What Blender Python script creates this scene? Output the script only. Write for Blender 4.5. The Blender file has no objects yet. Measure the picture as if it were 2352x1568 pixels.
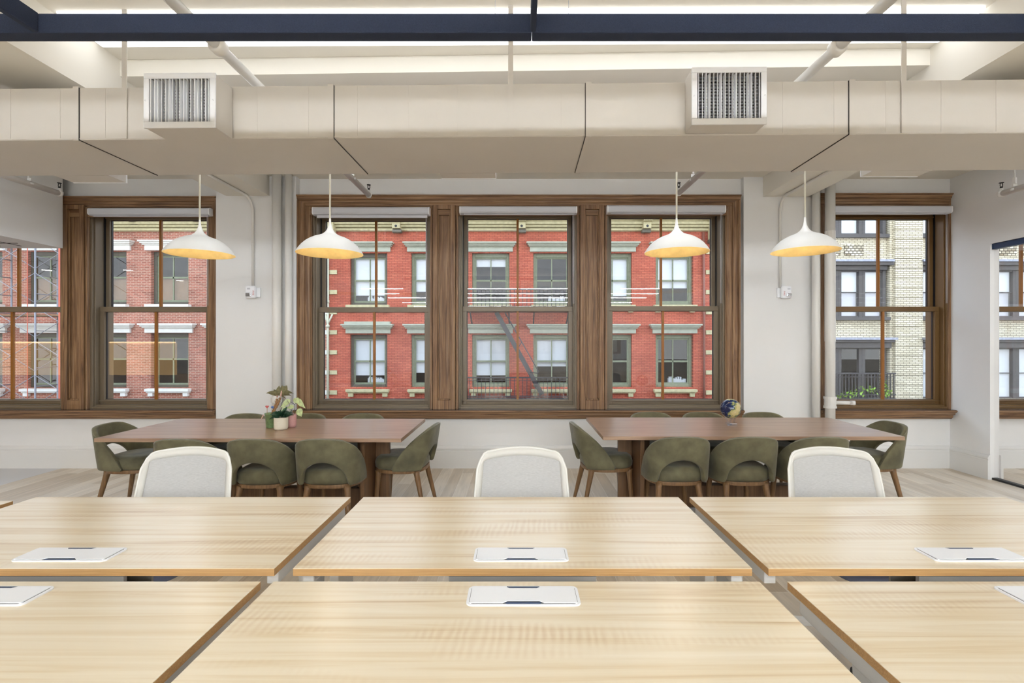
import bpy, bmesh, math, random
from mathutils import Vector, Matrix
random.seed(7)
F = 1160.0; CX = 1188.0; CY = 784.0; CZ = 1.5
col = bpy.context.scene.collection
R = math.radians
def X(px, d): return (px - CX) * d / F
def Z(py, d): return CZ - (py - CY) * d / F

# ------------------------------------------------------------------ materials
def s2l(c):
    c = c / 255.0
    return c / 12.92 if c <= 0.04045 else ((c + 0.055) / 1.055) ** 2.4
def rgb(r, g, b): return (s2l(r), s2l(g), s2l(b), 1.0)
class NT:
    def __init__(s, name):
        s.m = bpy.data.materials.new(name); s.m.use_nodes = True
        s.t = s.m.node_tree; s.n = s.t.nodes; s.b = s.n['Principled BSDF']; s.out = s.n['Material Output']
    def add(s, typ, **kw):
        n = s.n.new(typ)
        for k, v in kw.items():
            if k.startswith('i_'): n.inputs[k[2:].replace('_', ' ')].default_value = v
            else: setattr(n, k, v)
        return n
    def link(s, a, b): s.t.links.new(a, b)
def mat(name, c, rough=0.5, metal=0.0, noise=0.0, nscale=8.0, bump=0.0, bscale=60.0, spec=None, sheen=0, coat=0):
    q = NT(name); b = q.b
    b.inputs['Base Color'].default_value = c; b.inputs['Roughness'].default_value = rough
    b.inputs['Metallic'].default_value = metal
    if spec is not None: b.inputs['Specular IOR Level'].default_value = spec
    if sheen: b.inputs['Sheen Weight'].default_value = sheen; b.inputs['Sheen Roughness'].default_value = 0.4
    if coat: b.inputs['Coat Weight'].default_value = coat
    tc = q.add('ShaderNodeTexCoord')
    if noise:
        n = q.add('ShaderNodeTexNoise', i_Scale=nscale, i_Detail=5.0); q.link(tc.outputs['Object'], n.inputs['Vector'])
        mr = q.add('ShaderNodeMapRange'); mr.inputs['From Min'].default_value = 0.3; mr.inputs['From Max'].default_value = 0.7
        mr.inputs['To Min'].default_value = 1 - noise; mr.inputs['To Max'].default_value = 1 + noise
        q.link(n.outputs['Fac'], mr.inputs['Value'])
        hs = q.add('ShaderNodeHueSaturation'); hs.inputs['Color'].default_value = c
        q.link(mr.outputs['Result'], hs.inputs['Value']); q.link(hs.outputs['Color'], b.inputs['Base Color'])
    if bump:
        n2 = q.add('ShaderNodeTexNoise', i_Scale=bscale, i_Detail=3.0); q.link(tc.outputs['Object'], n2.inputs['Vector'])
        bp = q.add('ShaderNodeBump', i_Strength=bump, i_Distance=0.01); q.link(n2.outputs['Fac'], bp.inputs['Height'])
        q.link(bp.outputs['Normal'], b.inputs['Normal'])
    return q.m
def emis(name, c, s):
    q = NT(name); q.b.inputs['Base Color'].default_value = c; q.b.inputs['Emission Color'].default_value = c
    q.b.inputs['Emission Strength'].default_value = s; return q.m
def wood(name, stops, axis='X', along=1.0, across=25.0, rough=0.5, wear=0.0, wearc=(1,1,1,1), figure=0.0, bump=0.1, coat=0.0, distort=1.5):
    """grain runs along `axis` of object space"""
    q = NT(name); b = q.b; b.inputs['Roughness'].default_value = rough
    if coat: b.inputs['Coat Weight'].default_value = coat; b.inputs['Coat Roughness'].default_value = 0.22
    tc = q.add('ShaderNodeTexCoord'); mp = q.add('ShaderNodeMapping')
    sc = {'X': (along, across, across), 'Y': (across, along, across), 'Z': (across, across, along)}[axis]
    mp.inputs['Scale'].default_value = sc
    oi = q.add('ShaderNodeObjectInfo')
    ad = q.add('ShaderNodeVectorMath', operation='ADD')
    ml = q.add('ShaderNodeVectorMath', operation='SCALE'); ml.inputs[0].default_value = (7.3, 3.1, 5.7)
    q.link(oi.outputs['Random'], ml.inputs['Scale'])
    q.link(tc.outputs['Object'], ad.inputs[0]); q.link(ml.outputs[0], ad.inputs[1])
    q.link(ad.outputs[0], mp.inputs['Vector'])
    n = q.add('ShaderNodeTexNoise', i_Scale=1.0, i_Detail=7.0, i_Roughness=0.6, i_Distortion=distort)
    q.link(mp.outputs[0], n.inputs['Vector'])
    cr = q.add('ShaderNodeValToRGB'); e = cr.color_ramp.elements
    while len(e) < len(stops): e.new(0.5)
    for i, (p, c) in enumerate(stops): e[i].position = p; e[i].color = c
    q.link(n.outputs['Fac'], cr.inputs['Fac']); last = cr.outputs['Color']
    if figure:
        wv = q.add('ShaderNodeTexWave', i_Scale=9.0, i_Distortion=5.0, i_Detail=3.0)
        wv.inputs['Detail Scale'].default_value = 1.2
        mq = q.add('ShaderNodeMapping'); mq.inputs['Scale'].default_value = (1.6, 0.45, 1); mq.inputs['Rotation'].default_value = (0, 0, 0.22)
        q.link(ad.outputs[0], mq.inputs['Vector']); q.link(mq.outputs[0], wv.inputs['Vector'])
        nm = q.add('ShaderNodeTexNoise', i_Scale=2.2, i_Detail=2.0)
        m3 = q.add('ShaderNodeMapping'); m3.inputs['Scale'].default_value = (0.8, 3.0, 1)
        q.link(ad.outputs[0], m3.inputs['Vector']); q.link(m3.outputs[0], nm.inputs['Vector'])
        mk = q.add('ShaderNodeMapRange'); mk.inputs['From Min'].default_value = 0.54; mk.inputs['From Max'].default_value = 0.75
        mk.inputs['To Max'].default_value = figure; q.link(nm.outputs['Fac'], mk.inputs['Value'])
        mu = q.add('ShaderNodeMath', operation='MULTIPLY'); q.link(mk.outputs[0], mu.inputs[0]); q.link(wv.outputs['Fac'], mu.inputs[1])
        mx = q.add('ShaderNodeMix', data_type='RGBA', blend_type='MULTIPLY'); mx.inputs[7].default_value = rgb(205, 165, 115)
        q.link(mu.outputs[0], mx.inputs[0]); q.link(last, mx.inputs[6]); last = mx.outputs[2]
    if wear:
        m2 = q.add('ShaderNodeMapping'); m2.inputs['Scale'].default_value = tuple(v * (0.5 if v == along else 1.7) for v in sc)
        q.link(ad.outputs[0], m2.inputs['Vector'])
        w = q.add('ShaderNodeTexNoise', i_Scale=1.3, i_Detail=8.0, i_Roughness=0.75); q.link(m2.outputs[0], w.inputs['Vector'])
        mr = q.add('ShaderNodeMapRange'); mr.inputs['From Min'].default_value = 0.53; mr.inputs['From Max'].default_value = 0.72
        mr.inputs['To Max'].default_value = wear; q.link(w.outputs['Fac'], mr.inputs['Value'])
        mx = q.add('ShaderNodeMix', data_type='RGBA'); mx.inputs[7].default_value = wearc
        q.link(mr.outputs[0], mx.inputs[0]); q.link(last, mx.inputs[6]); last = mx.outputs[2]
    q.link(last, b.inputs['Base Color'])
    if bump:
        bp = q.add('ShaderNodeBump', i_Strength=bump, i_Distance=0.004); q.link(n.outputs['Fac'], bp.inputs['Height'])
        q.link(bp.outputs['Normal'], b.inputs['Normal'])
    return q.m
def brick(name, c1, c2, mortar, bw=0.215, rh=0.066, ms=0.009, rough=0.85, var=0.15, xax='X', offset=0.5, bump=0.4):
    q = NT(name); q.b.inputs['Roughness'].default_value = rough
    tc = q.add('ShaderNodeTexCoord'); sp = q.add('ShaderNodeSeparateXYZ'); cb = q.add('ShaderNodeCombineXYZ')
    q.link(tc.outputs['Object'], sp.inputs[0]); q.link(sp.outputs[xax], cb.inputs['X']); q.link(sp.outputs['Z'], cb.inputs['Y'])
    br = q.add('ShaderNodeTexBrick', i_Scale=1.0, i_Color1=c1, i_Color2=c2, i_Mortar=mortar, i_Mortar_Size=ms, i_Brick_Width=bw, i_Row_Height=rh)
    br.inputs['Mortar Smooth'].default_value = 0.2; br.offset = offset
    q.link(cb.outputs[0], br.inputs['Vector'])
    n = q.add('ShaderNodeTexNoise', i_Scale=0.9, i_Detail=6.0); q.link(tc.outputs['Object'], n.inputs['Vector'])
    mr = q.add('ShaderNodeMapRange'); mr.inputs['From Min'].default_value = 0.3; mr.inputs['From Max'].default_value = 0.7
    mr.inputs['To Min'].default_value = 1 - var; mr.inputs['To Max'].default_value = 1 + var
    q.link(n.outputs['Fac'], mr.inputs['Value'])
    hs = q.add('ShaderNodeHueSaturation'); q.link(br.outputs['Color'], hs.inputs['Color']); q.link(mr.outputs[0], hs.inputs['Value'])
    q.link(hs.outputs[0], q.b.inputs['Base Color'])
    bp = q.add('ShaderNodeBump', i_Strength=bump, i_Distance=0.01); bp.invert = True
    q.link(br.outputs['Fac'], bp.inputs['Height']); q.link(bp.outputs[0], q.b.inputs['Normal'])
    return q.m
def glassmat(name, tint=(1,1,1,1), ior=1.5, rough=0.0):
    q = NT(name); q.n.remove(q.b)
    tr = q.add('ShaderNodeBsdfTransparent'); tr.inputs['Color'].default_value = tint
    gl = q.add('ShaderNodeBsdfGlossy'); gl.inputs['Roughness'].default_value = rough
    fr = q.add('ShaderNodeFresnel'); ge = q.add('ShaderNodeNewGeometry'); mi = q.add('ShaderNodeMapRange')
    mi.inputs['To Min'].default_value = ior; mi.inputs['To Max'].default_value = 1.0/ior
    q.link(ge.outputs['Backfacing'], mi.inputs['Value']); q.link(mi.outputs[0], fr.inputs['IOR'])
    mx = q.add('ShaderNodeMixShader'); q.link(fr.outputs[0], mx.inputs[0]); q.link(tr.outputs[0], mx.inputs[1]); q.link(gl.outputs[0], mx.inputs[2])
    q.link(mx.outputs[0], q.out.inputs['Surface']); return q.m

M = {}
M['wall'] = mat('wall_paint', rgb(232, 231, 229), 0.6, noise=0.012, nscale=2.0, bump=0.03, bscale=120)
M['ceil'] = mat('ceiling_paint', rgb(232, 227, 216), 0.75, noise=0.012, nscale=1.5)
M['base'] = mat('baseboard_paint', rgb(226, 225, 222), 0.4)
M['duct'] = mat('duct_paint', rgb(213, 207, 199), 0.8, noise=0.012, nscale=3.0)
M['seam'] = mat('duct_joint_gap', rgb(60, 56, 52), 0.7)
M['pipe'] = mat('pipe_paint', rgb(228, 225, 219), 0.35)
M['navy'] = mat('navy_felt', rgb(38, 47, 68), 0.95, noise=0.15, nscale=300, bump=0.3, bscale=400)
M['bluesteel'] = mat('navy_partition_header', rgb(12, 44, 84), 0.35)
M['darksteel'] = mat('dark_metal', rgb(40, 38, 38), 0.4, 0.6)
M['black'] = mat('black_plastic', rgb(22, 24, 28), 0.4)
M['white'] = mat('white_plastic', rgb(248, 249, 252), 0.35)
M['blind'] = mat('blind_aluminium', rgb(205, 206, 212), 0.35)
M['bronze'] = mat('bronze_window_frame', rgb(116, 102, 82), 0.4, 0.1)
M['bronze_warm'] = mat('bronze_frame_warm_cast', rgb(112, 84, 48), 0.4, 0.1)  # same bronze frames, warm HDR cast put into the colour
M['track'] = mat('black_window_track', rgb(14, 18, 26), 0.4)
M['muntin'] = mat('amber_muntin', rgb(146, 92, 28), 0.45)
M['slate'] = mat('dark_stool_varnish', rgb(42, 38, 40), 0.14, noise=0.25, nscale=20)
WS = [(0.25, rgb(56, 38, 24)), (0.42, rgb(112, 80, 52)), (0.58, rgb(142, 108, 74)), (0.8, rgb(172, 140, 106))]
M['oldwoodV'] = wood('weathered_oak_vertical', WS, 'Z', 1.2, 30, 0.55, 0.55, rgb(196, 174, 150), bump=0.35)
M['oldwoodH'] = wood('weathered_oak_horizontal', WS, 'X', 1.2, 34, 0.55, 0.5, rgb(196, 174, 150), bump=0.35)
M['desk'] = wood('pale_ash_laminate', [(0.28, rgb(210, 181, 140)), (0.42, rgb(231, 211, 176)), (0.53, rgb(240, 225, 197)), (0.75, rgb(247, 235, 212))],
                 'X', 0.6, 21.0, 0.3, coat=0.35, figure=0.3, bump=0.0, distort=0.9)
M['deskedge'] = wood('desk_edge_band', [(0.3, rgb(164, 124, 76)), (0.7, rgb(196, 156, 104))], 'X', 3, 160, 0.45, bump=0.05)
M['walnut'] = wood('walnut_tabletop', [(0.3, rgb(140, 110, 88)), (0.5, rgb(158, 128, 104)), (0.7, rgb(174, 144, 118))], 'X', 1.0, 22, 0.35, coat=0.25, bump=0.0)
M['walnutdark'] = wood('walnut_base', [(0.3, rgb(92, 66, 44)), (0.7, rgb(132, 98, 66))], 'Z', 1.0, 30, 0.42, bump=0.05)
M['chairwood'] = wood('walnut_chair_frame', [(0.3, rgb(106, 78, 50)), (0.7, rgb(142, 108, 72))], 'Z', 2.0, 40, 0.4, bump=0.03)
M['velvet'] = mat('olive_velvet', rgb(100, 95, 70), 0.8, noise=0.34, nscale=9, bump=0.2, bscale=25, sheen=0.2)
M['piping'] = mat('olive_piping', rgb(112, 108, 86), 0.7, sheen=0.5)
M['greymetal'] = mat('grey_powder_coat', rgb(150, 150, 148), 0.4, 0.2)
M['deskframe'] = mat('light_grey_desk_frame', rgb(208, 208, 206), 0.4, 0.0)
M['band'] = mat('dense_mesh_band', rgb(222, 219, 211), 0.7)
M['frame'] = mat('ivory_chair_frame', rgb(238, 236, 229), 0.45)
M['bluegrey'] = mat('blue_grey_seat', rgb(104, 112, 140), 0.8)
M['chrome'] = mat('chrome', rgb(200, 200, 205), 0.15, 1.0)
M['shade'] = mat('matt_white_shade', rgb(250, 249, 244), 0.45)
M['gold'] = mat('gold_leaf', rgb(240, 212, 146), 0.42, 0.35, noise=0.1, nscale=14, bump=0.15, bscale=18)
M['stem'] = mat('cream_stem', rgb(236, 232, 214), 0.45)
M['bulb'] = emis('warm_bulb', (1.0, 0.9, 0.74, 1), 60.0)
M['led'] = emis('led_diffuser', (0.88, 0.94, 1.0, 1), 116.0)
M['down'] = emis('downlight_diffuser', (1.0, 0.93, 0.82, 1), 60.0)
M['led_fill'] = emis('fill_batten_diffuser', (0.86, 0.92, 1.0, 1), 11.0)  # glow of the added battens hidden by the duct
M['panel'] = emis('panel_diffuser', (0.88, 0.93, 1.0, 1), 14.0)
M['cove'] = emis('ceiling_light_panel', (0.93, 0.96, 1.0, 1), 1.7)
M['glass'] = glassmat('window_glass')
M['acrylic'] = glassmat('clear_acrylic', (0.92, 0.95, 1, 1), 2.1, 0.08)
# mesh fabric
q = NT('white_mesh_fabric'); q.b.inputs['Base Color'].default_value = rgb(208, 207, 205); q.b.inputs['Roughness'].default_value = 0.8
tc = q.add('ShaderNodeTexCoord'); n = q.add('ShaderNodeTexNoise', i_Scale=1.0, i_Detail=3.0); mp = q.add('ShaderNodeMapping'); mp.inputs['Scale'].default_value = (60, 60, 500)
q.link(tc.outputs['Object'], mp.inputs[0]); q.link(mp.outputs[0], n.inputs['Vector'])
mr = q.add('ShaderNodeMapRange'); mr.inputs['To Min'].default_value = 0.62; mr.inputs['To Max'].default_value = 1.0; q.link(n.outputs['Fac'], mr.inputs['Value'])
q.link(mr.outputs[0], q.b.inputs['Alpha']); M['mesh'] = q.m
# floor planks (boards run away from the camera)
def planks(name, a, b_, gapc):
    q = NT(name); q.b.inputs['Roughness'].default_value = 0.33
    tc = q.add('ShaderNodeTexCoord'); sp = q.add('ShaderNodeSeparateXYZ'); cb = q.add('ShaderNodeCombineXYZ')
    q.link(tc.outputs['Object'], sp.inputs[0]); q.link(sp.outputs['Y'], cb.inputs['X']); q.link(sp.outputs['X'], cb.inputs['Y'])
    br = q.add('ShaderNodeTexBrick', i_Scale=1.0, i_Color1=a, i_Color2=b_, i_Mortar=gapc, i_Mortar_Size=0.0012, i_Brick_Width=1.15, i_Row_Height=0.125)
    br.offset = 0.37; br.inputs['Bias'].default_value = 0.1
    q.link(cb.outputs[0], br.inputs['Vector'])
    mp = q.add('ShaderNodeMapping'); mp.inputs['Scale'].default_value = (26, 1.6, 1); q.link(tc.outputs['Object'], mp.inputs[0])
    n = q.add('ShaderNodeTexNoise', i_Scale=1.0, i_Detail=6.0, i_Distortion=1.2); q.link(mp.outputs[0], n.inputs['Vector'])
    mr = q.add('ShaderNodeMapRange'); mr.inputs['From Min'].default_value = 0.3; mr.inputs['From Max'].default_value = 0.7; mr.inputs['To Min'].default_value = 0.86; mr.inputs['To Max'].default_value = 1.1
    q.link(n.outputs['Fac'], mr.inputs['Value'])
    hs = q.add('ShaderNodeHueSaturation'); q.link(br.outputs['Color'], hs.inputs['Color']); q.link(mr.outputs[0], hs.inputs['Value'])
    q.link(hs.outputs[0], q.b.inputs['Base Color']); return q.m
M['floor'] = planks('pale_oak_planks', rgb(230, 220, 204), rgb(198, 182, 160), rgb(240, 234, 226))
M['floor2'] = mat('pale_polished_floor', rgb(206, 206, 208), 0.3, noise=0.02, nscale=2)
# exterior
M['redbrick'] = brick('painted_red_brick', rgb(202, 110, 84), rgb(184, 92, 70), rgb(144, 70, 55), var=0.16, bump=0.5)
M['pinkbrick'] = brick('old_red_brick', rgb(178, 104, 84), rgb(144, 82, 66), rgb(190, 158, 138), ms=0.012, var=0.2)
M['creambrick'] = brick('cream_glazed_brick', rgb(236, 226, 200), rgb(216, 204, 176), rgb(134, 122, 98), bw=0.23, rh=0.074, ms=0.010, var=0.08, bump=0.6)
M['creamdeep'] = brick('cream_projecting_brick', rgb(244, 234, 208), rgb(150, 134, 106), rgb(84, 74, 58), bw=0.16, rh=0.1, ms=0.016, var=0.05, bump=1.0)
M['tanstone'] = mat('tan_painted_stone', rgb(196, 186, 146), 0.8, noise=0.14, nscale=8)
M['sagestone'] = mat('sage_painted_stone', rgb(178, 180, 162), 0.8, noise=0.08, nscale=6)
M['whitestone'] = mat('white_painted_stone', rgb(236, 234, 226), 0.8, noise=0.05, nscale=6)
M['green'] = mat('sage_green_window_paint', rgb(132, 138, 112), 0.6, noise=0.12, nscale=12)
M['greendark'] = mat('brown_green_window_paint', rgb(92, 88, 74), 0.6, noise=0.12, nscale=12)
M['shade_out'] = mat('white_roller_shade', rgb(226, 230, 232), 0.8)
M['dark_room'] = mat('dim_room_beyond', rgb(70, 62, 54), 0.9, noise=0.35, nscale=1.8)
M['ply'] = mat('brown_board', rgb(136, 108, 78), 0.8, noise=0.15, nscale=10)
M['iron'] = mat('black_iron_paint', rgb(66, 62, 62), 0.6)
M['charcoal'] = mat('charcoal_bay_paint', rgb(82, 78, 76), 0.6, noise=0.15, nscale=14)
M['lead'] = mat('lead_flashing', rgb(150, 154, 168), 0.35, 0.5, noise=0.2, nscale=10)
M['spout'] = mat('pale_downspout', rgb(206, 204, 180), 0.6)
M['spout2'] = mat('brown_downspout', rgb(142, 90, 76), 0.6)
M['silver'] = mat('galvanised_scaffold', rgb(150, 150, 156), 0.5, 0.3)
M['orange'] = mat('orange_scaffold_tube', rgb(196, 96, 70), 0.6)
M['leafbright'] = mat('bright_leaf', rgb(150, 190, 70), 0.6, noise=0.3, nscale=30)
M['asphalt'] = mat('asphalt', rgb(90, 90, 92), 0.9)
M['sidewalk'] = mat('outer_wall_masonry', rgb(150, 140, 128), 0.9)
# plants
M['greenpot'] = mat('green_glazed_pot', rgb(112, 136, 92), 0.4, noise=0.22, nscale=60, coat=0.3)
M['ribpot'] = mat('cream_ribbed_pot', rgb(226, 218, 198), 0.6)
M['pinkpot'] = mat('pink_speckled_pot', rgb(200, 152, 148), 0.5, noise=0.06, nscale=90)
M['soil'] = mat('soil', rgb(60, 46, 36), 0.95, noise=0.3, nscale=60)
M['bark'] = mat('knobbly_brown_stem', rgb(158, 118, 80), 0.8, noise=0.3, nscale=60)
M['pinkstem'] = mat('pink_stem', rgb(222, 180, 168), 0.6)
M['leafolive'] = mat('olive_pink_leaf', rgb(124, 118, 84), 0.5, noise=0.4, nscale=60)
M['leafdark'] = mat('dark_green_leaf', rgb(38, 72, 52), 0.35, noise=0.35, nscale=30)
M['leafvar'] = mat('variegated_leaf', rgb(190, 202, 146), 0.4, noise=0.3, nscale=45)
M['redink'] = mat('red_ink', rgb(186, 52, 44), 0.5)
M['red'] = mat('red_heart', rgb(196, 96, 92), 0.5)
M['blue'] = mat('blue_flower', rgb(74, 104, 160), 0.5)
q = NT('earth_map'); q.b.inputs['Roughness'].default_value = 0.12
tc = q.add('ShaderNodeTexCoord'); n = q.add('ShaderNodeTexNoise', i_Scale=11.0, i_Detail=7.0, i_Roughness=0.55)
mp = q.add('ShaderNodeMapping'); mp.inputs['Location'].default_value = (0.32, 0.15, 0.04); q.link(tc.outputs['Object'], mp.inputs[0]); q.link(mp.outputs[0], n.inputs['Vector'])
cr = q.add('ShaderNodeValToRGB'); cr.color_ramp.interpolation = 'LINEAR'
E = cr.color_ramp.elements
for i in range(4): E.new(0.5)
for e, (p, c) in zip(E, [(0.0, rgb(12, 18, 44)), (0.44, rgb(24, 36, 76)), (0.482, rgb(34, 54, 104)), (0.49, rgb(96, 116, 72)), (0.55, rgb(196, 184, 130)), (0.75, rgb(214, 200, 150))]):
    e.position = p; e.color = c
q.link(n.outputs['Fac'], cr.inputs[0])
n2 = q.add('ShaderNodeTexNoise', i_Scale=30.0, i_Detail=6.0, i_Distortion=1.5); q.link(tc.outputs['Object'], n2.inputs['Vector'])
mr = q.add('ShaderNodeMapRange'); mr.inputs['From Min'].default_value = 0.6; mr.inputs['From Max'].default_value = 0.75; mr.inputs['To Max'].default_value = 0.7; q.link(n2.outputs['Fac'], mr.inputs['Value'])
mx = q.add('ShaderNodeMix', data_type='RGBA'); mx.inputs[7].default_value = (0.8, 0.85, 0.95, 1); q.link(mr.outputs[0], mx.inputs[0]); q.link(cr.outputs[0], mx.inputs[6])
q.link(mx.outputs[2], q.b.inputs['Base Color']); M['earth'] = q.m

# ------------------------------------------------------------------ mesh builder
def org(o):
    v = Vector((0, 0, 0))
    while o is not None: v += o.location; o = o.parent
    return v
class MB:
    def __init__(s): s.v = []; s.f = []; s.sm = []; s.mi = []
    def _add(s, vs, fs, smooth=False, mi=0):
        b = len(s.v); s.v += [tuple(v) for v in vs]
        for f in fs: s.f.append([b + i for i in f]); s.sm.append(smooth); s.mi.append(mi)
        return s
    def box(s, x0, x1, y0, y1, z0, z1, mi=0):
        if x0 > x1: x0, x1 = x1, x0
        if y0 > y1: y0, y1 = y1, y0
        if z0 > z1: z0, z1 = z1, z0
        return s._add([(x0,y0,z0),(x1,y0,z0),(x1,y1,z0),(x0,y1,z0),(x0,y0,z1),(x1,y0,z1),(x1,y1,z1),(x0,y1,z1)],
                      [(0,3,2,1),(4,5,6,7),(0,1,5,4),(1,2,6,5),(2,3,7,6),(3,0,4,7)], mi=mi)
    def cbox(s, c, d): return s.box(c[0]-d[0]/2, c[0]+d[0]/2, c[1]-d[1]/2, c[1]+d[1]/2, c[2]-d[2]/2, c[2]+d[2]/2)
    def bar(s, p, q_, w, h=None):
        """rectangular bar between two points"""
        h = h or w; p = Vector(p); q_ = Vector(q_); d = (q_ - p).normalized()
        up = Vector((0,0,1)) if abs(d.z) < 0.95 else Vector((0,1,0))
        a = d.cross(up).normalized(); b = a.cross(d).normalized(); vs = []
        for P in (p, q_):
            for i, j in ((-1,-1),(1,-1),(1,1),(-1,1)): vs.append(P + a*i*w/2 + b*j*h/2)
        return s._add(vs, [(0,1,2,3),(7,6,5,4),(0,4,5,1),(1,5,6,2),(2,6,7,3),(3,7,4,0)])
    def tube(s, pts, r, n=14, caps=True):
        pts = [Vector(p) for p in pts]; rs = r if isinstance(r, (list, tuple)) else [r] * len(pts)
        vs = []; fs = []; a = None
        for i, p in enumerate(pts):
            if i == 0: d = pts[1] - p
            elif i == len(pts) - 1: d = p - pts[i-1]
            else: d = (pts[i+1] - p).normalized() + (p - pts[i-1]).normalized()
            d.normalize()
            if a is None:
                up = Vector((0,0,1)) if abs(d.z) < 0.9 else Vector((1,0,0)); a = d.cross(up).normalized()
            else: a = (a - d * a.dot(d)).normalized()
            b = d.cross(a)
            for k in range(n):
                t = 2*math.pi*k/n; vs.append(p + (a*math.cos(t) + b*math.sin(t)) * rs[i])
        for i in range(len(pts)-1):
            for k in range(n):
                fs.append((i*n+k, i*n+(k+1)%n, (i+1)*n+(k+1)%n, (i+1)*n+k))
        s._add(vs, fs, True)
        if caps:
            m = (len(pts)-1)*n
            s._add([vs[k] for k in range(n)], [tuple(reversed(range(n)))]); s._add([vs[m+k] for k in range(n)], [tuple(range(n))])
        return s
    def lathe(s, prof, c=(0,0,0), n=32, closed=False, ribs=0, ribd=0):
        vs = []; fs = []
        for (r, z) in prof:
            for k in range(n):
                t = 2*math.pi*k/n; rr = r + (ribd * math.cos(ribs*t) if ribs and r > 0.01 else 0)
                vs.append((c[0]+rr*math.cos(t), c[1]+rr*math.sin(t), c[2]+z))
        m = len(prof)
        for i in range(m-1 if not closed else m):
            j = (i+1) % m
            for k in range(n): fs.append((i*n+k, i*n+(k+1)%n, j*n+(k+1)%n, j*n+k))
        return s._add(vs, fs, True)
    def grid(s, fn, nu, nv, smooth=True):
        vs = [fn(i/nu, j/nv) for j in range(nv+1) for i in range(nu+1)]
        fs = [(j*(nu+1)+i, j*(nu+1)+i+1, (j+1)*(nu+1)+i+1, (j+1)*(nu+1)+i) for j in range(nv) for i in range(nu)]
        return s._add(vs, fs, smooth)
    def prism(s, pts, p0, p1, axis='X'):
        """closed polygon pts (two coords) extruded along axis"""
        n = len(pts); vs = []
        for t in (p0, p1):
            for a, b in pts:
                vs.append({'X': (t, a, b), 'Y': (a, t, b), 'Z': (a, b, t)}[axis])
        fs = [tuple(range(n)), tuple(reversed(range(n, 2*n)))] + [(i, n+i, n+(i+1)%n, (i+1)%n) for i in range(n)]
        return s._add(vs, fs)
    def build(s, name, m, parent=None, local=False, bevel=0, seg=2, sub=0, solid=0, soff=0, loc=None):
        o_ = Vector((0,0,0))
        if not local:
            o_ = org(parent) if parent is not None else (Vector(loc) if loc is not None else Vector((0,0,0)))
        me = bpy.data.meshes.new(name); me.from_pydata([tuple(Vector(v)-o_) for v in s.v], [], s.f)
        for p, k in zip(me.polygons, s.sm): p.use_smooth = k
        bm = bmesh.new(); bm.from_mesh(me)
        bmesh.ops.remove_doubles(bm, verts=bm.verts, dist=1e-6) if any(s.sm) and not bevel else None
        bmesh.ops.recalc_face_normals(bm, faces=bm.faces); bm.to_mesh(me); bm.free()
        ms = m if isinstance(m, (list, tuple)) else [m]
        for x in ms: me.materials.append(x)
        if len(ms) > 1 and len(me.polygons) == len(s.mi):
            for p, k in zip(me.polygons, s.mi): p.material_index = k
        o = bpy.data.objects.new(name, me); col.objects.link(o)
        if parent is not None: o.parent = parent
        elif loc is not None: o.location = loc
        if solid: md = o.modifiers.new('solid', 'SOLIDIFY'); md.thickness = solid; md.offset = soff
        if bevel: md = o.modifiers.new('bevel', 'BEVEL'); md.width = bevel; md.segments = seg; md.limit_method = 'ANGLE'; md.harden_normals = False
        if sub: md = o.modifiers.new('sub', 'SUBSURF'); md.levels = sub; md.render_levels = sub
        return o
def tag(o, label=None, cat=None, group=None, kind=None):
    if label: o['label'] = label
    if cat: o['category'] = cat
    if group: o['group'] = group
    if kind: o['kind'] = kind
    return o
def thing(name, label, cat, loc=(0,0,0), rz=0, group=None, kind=None):
    o = bpy.data.objects.new(name, None); col.objects.link(o); o.empty_display_size = 0.1
    o.location = loc; o.rotation_euler = (0,0,rz); tag(o, label, cat, group, kind); return o
def kids(o): return [c for c in bpy.data.objects if c.parent == o]
def dup(root, loc, rz, label=None, group=None):
    r = root.copy(); col.objects.link(r); r.location = loc; r.rotation_euler = (0,0,rz)
    if label: r['label'] = label
    if group: r['group'] = group
    for ch in kids(root):
        c = ch.copy(); col.objects.link(c); c.parent = r
        for g in kids(ch):
            d = g.copy(); col.objects.link(d); d.parent = c
    return r
def struct(name, mb, m, parent=None, **kw):
    o = mb.build(name, m, parent, **kw)
    if parent is None: o['kind'] = 'structure'
    return o

# ------------------------------------------------------------------ ROOM SHELL
WY = 6.0                 # inner face of window wall
XL, XR = -14.0, 9.0       # far side walls of the open floor
YB = -13.0
PX = 5.14                # right partition plane
LX = -5.39               # left soffit face
struct('floor', MB().box(LX, XR, YB, WY+0.4, -0.15, 0), M['floor'])
struct('floor_left', MB().box(XL, LX, YB, WY+0.4, -0.15, 0), M['floor2'])
struct('ceiling', MB().box(XL, XR, YB, WY+0.4, 3.55, 3.75), M['ceil'])
struct('wall_left', MB().box(XL-0.15, XL, YB, WY+0.4, -0.15, 3.75), M['wall'])
struct('wall_right', MB().box(XR, XR+0.15, YB, WY+0.4, -0.15, 3.75), M['wall'])
struct('wall_back', MB().box(XL-0.15, XR+0.15, YB-0.15, YB, -0.15, 3.75), M['wall'])
# window wall, with openings: (x0,x1) at z 0.66..3.12
Z0, Z1 = 0.66, 3.12
ops = [(-7.2, -3.62), (-2.50, 2.54), (3.68, 7.0)]
w = MB(); xs = [XL]
for a, b in ops: xs += [a, b]
xs.append(XR)
for i in range(0, len(xs), 2): w.box(xs[i], xs[i+1], WY, WY+0.4, -0.15, 3.75)
for a, b in ops: w.box(a, b, WY, WY+0.4, -0.15, Z0); w.box(a, b, WY, WY+0.4, Z1, 3.75)
struct('wall_front', w, M['wall'])
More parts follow.
